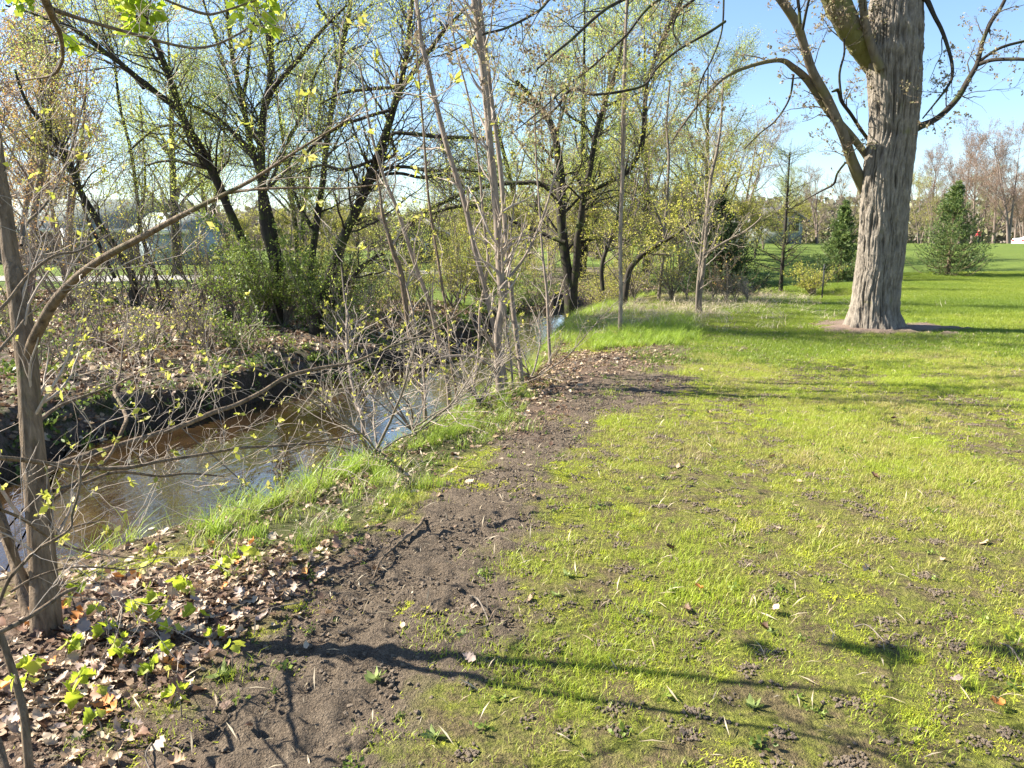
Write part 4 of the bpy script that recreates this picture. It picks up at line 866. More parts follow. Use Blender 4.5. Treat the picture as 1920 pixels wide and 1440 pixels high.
def soil_and_litter():
    rng = np.random.default_rng(2)
    lp = [lump(rng, 'soil_clod', CLOD) for _ in range(4)]
    # crumbs on the soil strip
    x, y = rnd_pts(rng, 520000, 1.4, 14, .6); m = masks(x, y); k = (rng.random(len(x)) < np.maximum(m['soil'], .1*m['bankg'])*np.clip(1.2-y/15, .2, 1)) & m['near']; x, y = x[k], y[k]; n = len(x)
    scatter('soil_crumbs', lp, P3(x, y, .001), zrot(rng, n, .5), .0028+.0085*rng.random(n)**3.2, rng.integers(0, 4, n), rng.random(n), 'crumbly dark soil')
    # worm casts and torn-up clods in the turf: clusters
    cx, cy = rnd_pts(rng, 6500, 1.5, 14, .8); k = masks(cx, cy)['near'] & (sd_poly(cx, cy, SOIL) > .1) & (sd_poly(cx, cy, BANKG) > 0) & (fbm(cx*.6, cy*.6, seed=91) > .36); cx, cy = cx[k], cy[k]
    rep = (10+70*rng.random(len(cx))**2.2).astype(int); x = np.repeat(cx, rep)+rng.normal(size=rep.sum())*.026; y = np.repeat(cy, rep)+rng.normal(size=rep.sum())*.022; n = len(x)
    scatter('worm_casts', lp, P3(x, y, .004), zrot(rng, n, .5), .0025+.0062*rng.random(n)**2.2, rng.integers(0, 4, n), rng.random(n), 'small clumps of dark soil cast up through the turf')
    # leaf litter
    protos = [proto('litter_leaf', leaf_proto('litter_leaf', rng, kd, L, LITM, c)) for kd, L, c in (('oak', .085, .5), ('oak', .07, .9), ('maple', .065, .6), ('plain', .06, .8), ('plain', .045, 1.3), ('maple', .05, 1.1), ('oak', .06, .35))]
    x, y = rnd_pts(rng, 260000, 1.2, 15, .8, 1.6); m = masks(x, y); nearlip = (m['d'] < .9)*.3*(y < 12)
    pr_ = np.maximum(m['litter']*1.0, nearlip)+.14*m['bankg']+.004+.5*m['mulch']+.03*m['soil']*(fbm(x*2.5, y*2.5, seed=97) > .45)
    k = (rng.random(len(x)) < pr_*np.clip(.45+(fbm(x*2, y*2, seed=93)-.3)*2, .2, 1)) & m['near'] & (m['d'] > .05); k &= (m['soil'] < .6) | (rng.random(len(x)) < .25)
    x, y = x[k], y[k]; n = len(x)
    ti = np.clip(rng.random(n)**.85, 0, .94); ti[rng.random(n) < .04] = 1.
    scatter('leaf_litter', protos, P3(x, y, .012+.02*0), zrot(rng, n, .3), .25+.75*rng.random(n)**1.4, rng.integers(0, 7, n), ti, 'matted dead oak and maple leaves')
    # far bank litter and sprouts
    x, y = rnd_pts(rng, 120000, 6, 34, .9, 2); m = masks(x, y); k = (rng.random(len(x)) < m['farlit']*np.clip(1.25-y/34, .25, 1)) & (m['d'] > .1) & ~m['near'] & (m['d'] < 15); x, y, d = x[k], y[k], m['d'][k]; n = len(x)
    scatter('far_bank_litter', protos, P3(x, y, .02), zrot(rng, n, .6), .8+1.1*rng.random(n), rng.integers(0, 7, n), np.clip(rng.random(n)**.9*.93, 0, 1), 'brown leaf litter covering the far bank slope')
    sp = []
    for q in range(4):
        c = np.zeros((26, 3)); c[:, :2] = rng.normal(size=(26, 2))*.05; c[:, 2] = .02+.09*rng.random(26)
        V, Q, ti = leaf_quads(c, .055, rng, np.array([[0, 0, .4]]), .7); sp.append(proto('sprout', mesh_np('sprout', V, Q, None, SPROUT, {'tint': ti})))
    x, y = rnd_pts(rng, 15000, 6, 34, .9, 2); m = masks(x, y); gr = fbm(x*.9, y*.9, seed=95)
    k = ~m['near'] & (m['d'] > .02) & (m['d'] < 15) & (rng.random(len(x)) < m['farlit']*np.clip((gr-.42)*5, .1, 1)*np.where(m['d'] < 1.2, 1.2, .75)*np.clip(1.3-y/34, .3, 1)); x, y = x[k], y[k]; n = len(x)
    scatter('undergrowth', sp, P3(x, y), zrot(rng, n, .25), .4+.8*rng.random(n), rng.integers(0, 4, n), np.clip(fbm(x*.5, y*.5, seed=96)*1.4-.3+.25*rng.normal(size=n), 0, 1), 'low green sprouts coming up through the leaf litter')
    # drooping greenery along the top of the cut bank
    x, y = rnd_pts(rng, 7000, 6, 27, .9, 2); m = masks(x, y)
    k = ~m['near'] & (m['d'] > .0) & (m['d'] < .55) & (rng.random(len(x)) < .9); x, y = x[k], y[k]; n = len(x)
    if n: scatter('bank_greenery', sp, P3(x, y, -.02), zrot(rng, n, .6), .5+.7*rng.random(n), rng.integers(0, 4, n), np.clip(.25+.3*rng.random(n), 0, 1), 'dark green trailing growth over the cut edge of the far bank')
    # mixed weeds in near bank grass
    x, y = rnd_pts(rng, 16000, 1.4, 12, .8); m = masks(x, y); k = m['near'] & (m['d'] > .8) & (rng.random(len(x)) < .35*m['bankg']+.08*m['litter']+.11); x, y = x[k], y[k]; n = len(x)
    scatter('clover_sprouts', sp, P3(x, y, -.01), zrot(rng, n, .2), .10+.26*rng.random(n)**1.5, rng.integers(0, 4, n), .35+.6*rng.random(n), 'small weeds sprouting in the turf and litter')
    # individually visible dead leaves
    DL = [leafmat('dead_leaf_'+nm, [(0, a), (1, b)], .12, rough=.6) for nm, a, b in (('tan', (.32, .22, .15), (.48, .37, .28)), ('grey', (.30, .22, .18), (.44, .35, .29)), ('brown', (.20, .11, .07), (.34, .20, .13)), ('orange', (.55, .20, .04), (.62, .30, .09)))]
    LB = ['pale tan curled dead leaf lying in the litter on the near bank', 'grey-pink flattened dead leaf lying in the litter on the near bank', 'dark brown crumpled dead leaf lying in the litter on the near bank', 'bright orange-brown dead leaf lying in the litter on the near bank']
    meshes = [[leaf_proto('dead_leaf', rng, kd, L, DL[c], cu) for kd, L, cu in (('oak', .10, 1.2), ('maple', .08, 1.3), ('oak', .085, 1.6), ('plain', .075, 1.5), ('oak', .075, .8))] for c in range(4)]
    cnt = 0; tries = 0
    while cnt < 230 and tries < 4000:
        tries += 1; px, py = rng.uniform(0, 760), rng.uniform(1040, 1440)
        if px > 300+(1440-py)*.9 and rng.random() > .12: continue
        g = at_z(px, py, -.1); m = masks(g[:1], g[1:2])
        if m['d'][0] < .5 or (m['litter'][0] < .3 and rng.random() > .15): continue
        c = rng.choice(4, p=[.45, .22, .25, .08])
        wh = 'at the foot of the edge tree' if px < 230 and py < 1260 else 'in the bottom corner' if px < 330 and py >= 1260 else 'on the bank slope by the water' if py < 1180 else 'at the edge of the bare soil'
        o = link('dead_leaf', meshes[c][rng.integers(0, 5)], label=LB[c].replace('lying in the litter on the near bank', 'lying '+wh), cat='leaf', group=('tan', 'grey-pink', 'brown', 'orange-brown')[c]+' dead leaves '+wh)
        o.location = (g[0], g[1], Hs(g[0], g[1])+rng.uniform(.015, .04)); o.rotation_euler = (rng.normal()*.45, rng.normal()*.45, rng.random()*6.28); s = rng.uniform(.5, .95); o.scale = (s, s, s); cnt += 1
    for px, py, c, lab in [(1865, 1335, 3, 'bright orange-brown dead leaf lying in the turf at the right edge'), (1790, 1290, 1, 'pale grey dead leaf lying alone in the turf beyond the orange one'), (1450, 1160, 0, 'small pale leaf upright beside a dandelion leaf in the turf'), (1310, 1115, 3, 'small russet leaf lying flat in the middle of the turf'), (890, 1150, 0, 'pale crumpled leaf on the bare soil beside the forked twig'), (880, 1250, 1, 'grey leaf at the edge of the soil by the yellow moss')]:
        g = G(px, py); o = link('dead_leaf', meshes[c][rng.integers(0, 5)], label=lab, cat='leaf'); o.location = (g[0], g[1], Hs(g[0], g[1])+.03); o.rotation_euler = (.3, .2, rng.random()*6.28); o.scale = (.6, .6, .6)
soil_and_litter()

# ------------------------------------------------------------------ small plants, fallen twigs
def small_plants():
    rng = np.random.default_rng(3)
    ML = leafmat('seedling_leaf', [(0, (.28, .36, .03)), (.5, (.42, .50, .04)), (1, (.55, .56, .08))], .5)
    lm = [leaf_proto('leaf', rng, 'maple', .056, ML, c) for c in (1.2, 1.6, 2.0, .9)]
    spots = [(90, 1310, 5), (75, 1360, 3), (130, 1270, 5), (150, 1345, 4), (210, 1240, 3), (240, 1285, 4), (310, 1285, 4), (325, 1235, 3), (300, 1210, 3), (265, 1200, 4), (200, 1205, 3), (280, 1110, 3), (285, 1065, 3), (350, 1140, 3), (415, 1130, 3), (440, 1110, 4),
             (470, 1095, 3), (330, 1160, 3), (380, 1225, 2), (405, 1265, 3), (160, 1150, 3), (150, 1380, 4), (190, 1350, 2), (285, 1335, 3), (345, 1385, 3), (200, 1420, 2), (440, 1290, 3), (305, 1175, 3), (245, 1260, 3), (100, 1200, 2)]
    for i, (px, py, nl) in enumerate(spots):
        g = at_z(px, py+18, -.12); z = Hs(g[0], g[1]); g = np.array([g[0], g[1], z]); hgt = rng.uniform(.05, .11)
        near = 'close to the trunk at the edge' if px < 170 and py < 1230 else ('in the bottom corner' if py > 1300 else 'in the middle of the dead leaves' if px < 360 else 'at the soil side of the dead leaves')
        t = empty('maple_seedling', 'maple seedling with lime green leaves %s' % near, 'seedling', 'lime green maple seedlings '+near, tuple(g), rng.random()*6.28)
        P = catmull([(0, 0, -.02), (.005, 0, hgt*.5), (rng.normal()*.012, rng.normal()*.012, hgt)], 8)
        tube_part('stem', [(P, np.linspace(.0028, .0016, 8))], 5, TWIG_TAN, t)
        for k in range(nl):
            a = 2*pi*k/nl+rng.normal()*.3; o = link('leaf', lm[rng.integers(0, 4)], t); s = rng.uniform(.6, 1.1)
            o.location = (P[-1][0]+cos(a)*.028*s, P[-1][1]+sin(a)*.028*s, P[-1][2]-.004+rng.normal()*.004); o.rotation_euler = (rng.normal()*.3, rng.uniform(.2, .9), a); o.scale = (s, s, s)
    WL = leafmat('weed_leaf', [(0, (.15, .20, .05)), (1, (.28, .33, .10))], .3)
    wm = leaf_proto('leaf', rng, 'plain', .065, WL, .35)
    for px, py, s, nl, lab in [(1412, 1335, 1.0, 9, 'broad dandelion rosette standing in the shadow line across the turf'), (1445, 1190, .9, 3, 'upright pair of long pale green leaves in the open turf'), (705, 1285, 1.1, 8, 'greyish green weed rosette on the bare soil by the dark shadow'),
                               (1065, 1085, .9, 8, 'flat weed rosette in the yellow moss beside the soil strip'), (1045, 1120, .7, 6, 'small weed rosette touching the bare soil'), (815, 1390, 1.1, 8, 'leafy weed at the bottom edge where moss meets soil'), (1210, 1155, .7, 5, 'small dark green weed in the open turf'),
                               (420, 1275, 1.3, 7, 'grassy weed with long thin arching leaves among the dead leaves'), (870, 1195, .8, 5, 'sparse weed beside the forked twig on the soil'), (1700, 865, .8, 8, 'dark green weed patch far out in the turf')]:
        g = G(px, py); t = empty('weed', lab, 'weed', None, (g[0], g[1], Hs(g[0], g[1])+.004), 0)
        nl = int(nl*1.6)
        for k in range(nl):
            a = 2*pi*k/nl+rng.normal()*.4; o = link('leaf', wm, t); q = s*rng.uniform(.6, 1.1)
            q *= rng.uniform(.55, .9); o.location = (cos(a)*.028*q, sin(a)*.028*q, .010); o.rotation_euler = (rng.normal()*.25, -rng.uniform(.1, .8), a); o.scale = (q*1.1, q*.5, q)
    for i, (pts, wd, lab) in enumerate([
        ([(795, 975), (785, 1000), (745, 1025), (715, 1065), (700, 1090)], 7, 'long dark fallen twig lying across the soil and grass'), ([(880, 1122), (898, 1142), (916, 1172), (900, 1195)], 5, 'pale forked twig sticking up from the bare soil'),
        ([(916, 1172), (930, 1160), (950, 1150)], 6, 'short dark stick beside the pale forked twig'), ([(180, 1275), (270, 1215), (330, 1180), (420, 1150), (480, 1146)], 4, 'thin curving twig lying over the dead leaves'),
        ([(560, 1135), (500, 1160), (440, 1180), (380, 1200)], 3, 'thin pale twig at the soil side of the dead leaves'), ([(1600, 1180), (1625, 1190), (1660, 1210)], 4, 'pale dry twig in the open turf'),
        ([(1872, 1210), (1895, 1235), (1922, 1265)], 5, 'dry stalk lying at the right edge of the turf'), ([(285, 1400), (275, 1440), (290, 1470)], 5, 'short stick at the bottom edge of the leaf litter'),
        ([(235, 1125), (225, 1170), (212, 1200), (180, 1230)], 4, 'thin pale twig leaning in the litter beside the edge tree'), ([(370, 905), (480, 880), (560, 870), (632, 862)], 3, 'thin pale twig hanging over the water from the grassy lip')]):
        P = []
        for j, p in enumerate(pts):
            g = G(*p); P.append((g[0], g[1], g[2]+.012+(.03 if j % 2 else 0)))
        P = catmull(P, 16); r0 = wd*.5*P[0][1]/F*.9; t = empty('fallen_twig', lab, 'twig')
        tube_part('stick', [(P, np.linspace(r0, r0*.5, 16))], 6, TWIG_TAN if 'dark' not in lab else BARK_NEAR, t)
        c = grow(P[None], np.full((1, 16), r0*.7), 4, .2, .9, .7, .09, 5, .12, (0, 0, 0), .6, rng); tube_part('side_twigs', [c], 4, TWIG_TAN, t)
        local(t, tuple(P[0]))
small_plants()
def water_debris():
    rng = np.random.default_rng(77); a = np.array(NEAR)[2:12]; b = np.array(FARE)[3:10]
    lp = [proto('floating_leaf', leaf_proto('floating_leaf', rng, kd, .07, LITM, .15)) for kd in ('oak', 'plain')]
    t = rng.random(420); i = (t*(len(a)-1)).astype(int); P = a[i]; q = rng.random(420)**1.6*1.3; x = P[:, 0]-q+rng.normal(size=420)*.1; y = P[:, 1]+rng.normal(size=420)*.5
    k = sd_poly(x, y, CHAN) < -.05; x, y = x[k], y[k]; n = len(x)
    scatter('floating_leaves', lp, np.stack([x, y, np.full(n, WZ+.006)], 1), zrot(rng, n, .05), .4+.7*rng.random(n), rng.integers(0, 2, n), rng.random(n)*.9, 'dead leaves and bits floating near the bank edge')
    for k, (px, py, L, az, lab) in enumerate([(590, 745, .9, .3, 'dead stick lying in the shallows by the muddy spit'), (470, 800, .6, 1.2, 'short stick half sunk in the water beyond the low boughs'), (330, 860, .7, 2.2, 'thin snagged twig in the near water'), (905, 625, .9, .8, 'snagged branch in the water under the clump')]):
        g = at_z(px, py, WZ); tt = empty('snagged_stick', lab, 'stick', None, (g[0], g[1], WZ)); r = np.random.default_rng(900+k)
        P = catmull([(-cos(az)*L/2, -sin(az)*L/2, -.06), (0, 0, .02), (cos(az)*L/2, sin(az)*L/2, .10)], 12); tube_part('stick', [(P, np.linspace(.014, .005, 12))], 6, BARK_NEAR, tt)
        c = grow(P[None], np.full((1, 12), .008), 5, .3, 1, .8, .25, 6, .15, (0, 0, .3), .6, r); tube_part('side_twigs', [c], 4, TWIG_TAN, tt)
water_debris()

# ------------------------------------------------------------------ shrubs and brush on the far bank
def shrubs():
    spots = [  # px, base py, Y, height m, leaf material, leaves, label
        (40, 560, 19, 3.6, LEAF_PEACH, 900, 'peach-budded bush on the far bank left of the low house porch'), (110, 575, 17, 3.2, LEAF_PEACH, 800, 'bush with orange buds in front of the porch posts'), (170, 560, 20, 3.4, LEAF_YELLOW, 1500, 'yellowish bush in front of the house garage wall'),
        (265, 560, 19, 4.2, LEAF_YELLOW, 3400, 'tall leafy yellow-green bush between the house and the dark willow'), (330, 565, 18, 3.8, LEAF_YELLOW, 3200, 'dense yellow-green bush left of the dark willow stems'), (395, 580, 17, 2.6, LEAF_YELLOW, 2200, 'low yellow-green bush before the leaning willow trunk'),
        (470, 610, 16, 2.3, LEAF_OLIVE, 4200, 'dense green bush at the foot of the dark willow'), (535, 600, 16.5, 2.6, LEAF_OLIVE, 4600, 'dark green leafy mass between the willow trunks'), (600, 625, 15.5, 1.6, LEAF_OLIVE, 2600, 'low green bush under the stout leaning trunk'),
        (655, 640, 15, 1.5, LEAF_OLIVE, 900, 'thin shrub over the cut bank beside the leaning trunk'), (715, 600, 18, 1.9, LEAF_YELLOW, 900, 'sparse brush behind the leaning slim stems'), (780, 585, 20, 1.7, LEAF_YELLOW, 900, 'sparse yellow brush below the grey gabled house'),
        (840, 570, 22, 2.4, LEAF_YELLOW, 2200, 'yellow brush on the far bank right of the grey gabled house'), (900, 560, 24, 3.0, LEAF_YELLOW, 2600, 'tall yellow brush behind the thickest clump trunk'), (960, 550, 27, 3.0, LEAF_YELLOW, 2600, 'yellow-green brush where the stream narrows'),
        (1020, 548, 29, 3.2, LEAF_YELLOW, 2600, 'yellow-green brush left of the double dark trunk'), (1110, 560, 27, 2.8, LEAF_YELLOW, 2400, 'tangled brush right of the double dark trunk'), (1160, 556, 25, 2.6, LEAF_YELLOW, 2200, 'tangled brush behind the straight slim tree'),
        (1205, 562, 22, 2.4, LEAF_YELLOW, 1900, 'brush with pale stems below the leaning trunk'), (1250, 560, 21, 2.0, LEAF_YELLOW, 900, 'thin brush left of the dark spruce'), (1360, 562, 19.5, 1.2, LEAF_PEACH, 150, 'low bush with orange buds against the dark spruce'),
        (1395, 556, 20, .8, LEAF_BUD, 60, 'dry stalky bush at the corner of the lawn'), (20, 640, 13, 1.1, LEAF_YELLOW, 500, 'sprouting bramble on the slope behind the edge tree'), (160, 650, 13, 1.2, LEAF_YELLOW, 700, 'sprouting bramble halfway down the far slope'),
        (260, 690, 11.5, 1.0, LEAF_YELLOW, 600, 'low sprouting bush near the cut edge of the far bank'), (410, 665, 13, 1.0, LEAF_YELLOW, 420, 'small bush on the pale bare spot of the far bank'), (90, 720, 10.5, .9, LEAF_OLIVE, 600, 'low green bush hanging over the water behind the edge tree'),
        (330, 640, 13.5, 1.2, LEAF_YELLOW, 800, 'sprouting bush in the middle of the far slope'), (490, 680, 13, .9, LEAF_OLIVE, 700, 'low green bush at the top of the dark cut bank'),
        (430, 560, 19, 2.4, LEAF_YELLOW, 2200, 'yellow-green brush between the leaning and upright willows'), (560, 565, 20, 2.2, LEAF_YELLOW, 2000, 'yellow-green brush behind the upright willow stem'), (635, 575, 19, 2.3, LEAF_YELLOW, 2200, 'yellow-green brush just behind the stout leaning trunk'), (690, 580, 20, 2.0, LEAF_OLIVE, 2000, 'green brush left of the leaning slim stems'),
        (750, 570, 22, 1.5, LEAF_YELLOW, 1500, 'low yellow brush under the grey gabled house wall'), (870, 560, 23, 2.8, LEAF_YELLOW, 2400, 'yellow brush left of the thickest clump trunk'), (930, 565, 24, 2.2, LEAF_OLIVE, 1800, 'green brush over the dark bank right of the clump'), (990, 560, 26, 2.4, LEAF_OLIVE, 1800, 'green brush at the narrowest part of the stream')]
    for i, (px, py, Y, h, lm, nl, lab) in enumerate(spots):
        r = np.random.default_rng(600+i); b = at_y(px, py, Y); b[2] = Hs(b[0], b[1])-.05
        t = empty('shrub', lab, 'shrub', 'shrubs and brush along the stream')
        st = np.zeros((3, 2, 3)); st[:, 0] = b+r.normal(size=(3, 3))*[.25, .25, 0]; st[:, 1] = st[:, 0]+[0, 0, .2]
        c0 = grow(st, np.full((3, 2), .012*h**.5), 5, .1, 1, .55, h*1.05, 12, .1, (0, 0, .45), 1, r, rmin=.006)
        c1 = grow(c0[0], c0[1], 7, .12, 1, .65, h*.34, 7, .16, (0, 0, .4), .55, r, rmin=.004); c2 = grow(c1[0], c1[1], 4, .15, 1, .7, h*.14, 5, .2, (0, 0, .2), .7, r, rmin=.003)
        tube_part('stems', [c0], 6, TWIG_TAN, t); tube_part('twigs', [c1, c2], 3, TWIG_TAN if i % 3 else TWIG_PALE, t, 'stuff')
        nl = int(nl*(.45 if px < 440 else 1.4)); p, d = pts_on(c2[0], nl, r, .2, 1, .05); V, Q, ti = leaf_quads(p, .042 if lm is not LEAF_OLIVE else .05, r, d*.5, aspect=.6); leaf_part('leaves', V, Q, ti, lm, t)
        local(t, tuple(b))
shrubs()

# ------------------------------------------------------------------ spruces and other lawn trees
def spruce(name, lab, px, py, Y, h, rad, mat, seed, bare=.25, group='spruces on the lawn', dens=1.):
    r = np.random.default_rng(seed); b = at_y(px, py, Y); b[2] = Hs(b[0], b[1])-.05
    t = empty(name, lab, 'spruce', group)
    P = catmull([b, b+[.02, 0, h*.5], b+[0.03, 0, h]], 20); tube_part('trunk', [(P, np.linspace(h*.022, .01, 20))], 8, BARK_NEAR, t)
    nb = int(240*dens); tt = np.sort(r.random(nb)**1.2); tt = (np.round(tt*15)+r.normal(size=nb)*.10)/15.6; tt = bare/h+(1-bare/h)*np.clip(tt, 0, .985); st = np.stack([np.interp(tt, np.linspace(0, 1, 20), P[:, k]) for k in range(3)], 1)
    a = r.random(nb)*2*pi; ln = rad*(1-tt)**1.05*(.55+.65*r.random(nb))+.04; K = 9; el = .12+.5*tt
    s = np.linspace(0, 1, K)[None, :, None]; dh = np.stack([np.cos(a), np.sin(a), 0*a], 1)[:, None, :]
    B = st[:, None, :]+dh*s*ln[:, None, None]+np.array([0, 0, 1.])*(ln[:, None, None]*(el[:, None, None]*s-.42*s*(1-s)*2+.12*s**2))
    B[:, 1:] += r.normal(size=B[:, 1:].shape)*.012
    BR = np.outer(.006+.012*ln/rad, np.linspace(1, .3, K)); c1 = grow(B, BR, 12, .12, 1, .75, .40, 5, .08, (0, 0, .0), .5, r, rmin=.003, Lrel=True)
    tube_part('branches', [(B, BR)], 4, BARK_NEAR, t, 'stuff')
    n1 = int(17000*dens); p, d = pts_on(c1[0], n1, r, 0, 1, .012); p2, d2 = pts_on(B, int(4500*dens), r, .15, 1, .012)
    p = np.concatenate([p, p2]); d = np.concatenate([d, d2]); V, Q, ti = leaf_quads(p, .062*h**.35, r, d*2.2+[0, 0, .5], aspect=.22, spread=1.)
    leaf_part('foliage', V, Q, ti, mat, t); local(t, tuple(b)); return t
def lawn_trees():
    spruce('spruce_tree', 'young green spruce standing alone on the open lawn right of the maple', 1776, 522, 32, 3.95, 1.75, NEEDLE, 700)
    spruce('spruce_tree', 'narrow green spruce half hidden behind the maple trunk', 1572, 532, 30, 3.95, 1.35, NEEDLE, 701)
    spruce('spruce_tree', 'broad dark spruce tangled in bare branches behind the twin-stemmed tree', 1335, 563, 24, 3.2, 1.75, NEEDLE_D, 702, bare=.05, dens=1.7)
    # feathery larch
    r = np.random.default_rng(705); b, Y = ground_base(1464, 548); Y = min(Y, 27); b = at_y(1464, 548, Y); b[2] = Hs(b[0], b[1])-.05
    P, W = stroke([(1464, 540, 8), (1466, 510, 7), (1468, 480, 7), (1471, 450, 6), (1474, 400, 5), (1477, 350, 4), (1480, 300, 3), (1481, 285, 2)], Y, Y, base=b, m=40)
    t = empty('larch_tree', 'feathery young larch with a straight thin trunk left of the maple', 'larch'); tube_part('trunk', [(P, W)], 8, BARK_DARK, t)
    c1 = grow(P[None], W[None], 90, .25, 1, 1.2, 1.5, 8, .06, (0, 0, .25), .35, r, rmin=.004, taper=.4, tpow=.9); c2 = grow(c1[0], c1[1], 8, .15, 1, .9, .35, 5, .12, (0, 0, .1), .6, r, rmin=.003)
    tube_part('branches', [c1, c2], 3, TWIG_DARK, t, 'stuff'); p, d = pts_on(c2[0], 4200, r, 0, 1, .02); V, Q, ti = leaf_quads(p, .035, r, aspect=.4); leaf_part('crown', V, Q, ti, LEAF_WILLOW, t); local(t, tuple(b))
    # yellow bush and stake
    r = np.random.default_rng(706); b = at_y(1520, 548, 25.); b[2] = Hs(b[0], b[1]); t = empty('forsythia_bush', 'rounded yellow-green bush beside the dark stake on the lawn edge', 'bush')
    st = np.zeros((3, 2, 3)); st[:, 0] = b+r.normal(size=(3, 3))*[.12, .12, 0]; st[:, 1] = st[:, 0]+[0, 0, .2]; c0 = grow(st, np.full((3, 2), .01), 14, .1, 1, .8, 1.25, 10, .1, (0, 0, .2), 1, r, rmin=.005); c1 = grow(c0[0], c0[1], 6, .2, 1, .6, .4, 6, .15, (0, 0, .2), .6, r, rmin=.003)
    tube_part('stems', [c0, c1], 4, TWIG_TAN, t, 'stuff'); p, d = pts_on(c1[0], 2600, r, .1, 1, .04); V, Q, ti = leaf_quads(p, .05, r, aspect=.55); leaf_part('leaves', V, Q, ti, LEAF_YELLOW, t); local(t, tuple(b))
    b, Y = ground_base(1541, 560); PM = flatmat('post_dark', (.02, .022, .02), (.04, .045, .04), 20, .6)
    t = empty('stake_post', 'thin dark metal stake standing on the lawn beside the yellow bush', 'post', None, tuple(b)); mb = MB(); hh = (560-492)/F*Y; mb.box(-.022, .022, -.006, .006, 0, hh); mb.box(-.005, .005, -.028, -.006, 0, hh*.98); link('post', mb.mesh('post', PM), t)
    mb = MB(); mb.box(-.03, .03, -.034, -.028, hh*.82, hh*.9); link('cleat', mb.mesh('cleat', PM), t)
    b, Y = ground_base(1526, 552); t = empty('short_stump', 'short dark wooden stump post left of the metal stake', 'post', None, tuple(b)); P = catmull([(0, 0, -.05), (.01, 0, .12), (.0, 0, .27)], 8); tube_part('post', [(P, np.linspace(.06, .05, 8))], 9, BARK_NEAR, t)
    mb = MB(); a = np.arange(9)*2*pi/9; mb.add(np.vstack([[0, 0, .275], np.stack([.052*np.cos(a), .052*np.sin(a), np.full(9, .272)], 1)]), None, [(0, 1+i, 1+(i+1) % 9) for i in range(9)]); link('cut_top', mb.mesh('cut_top', TWIG_TAN), t)
lawn_trees()

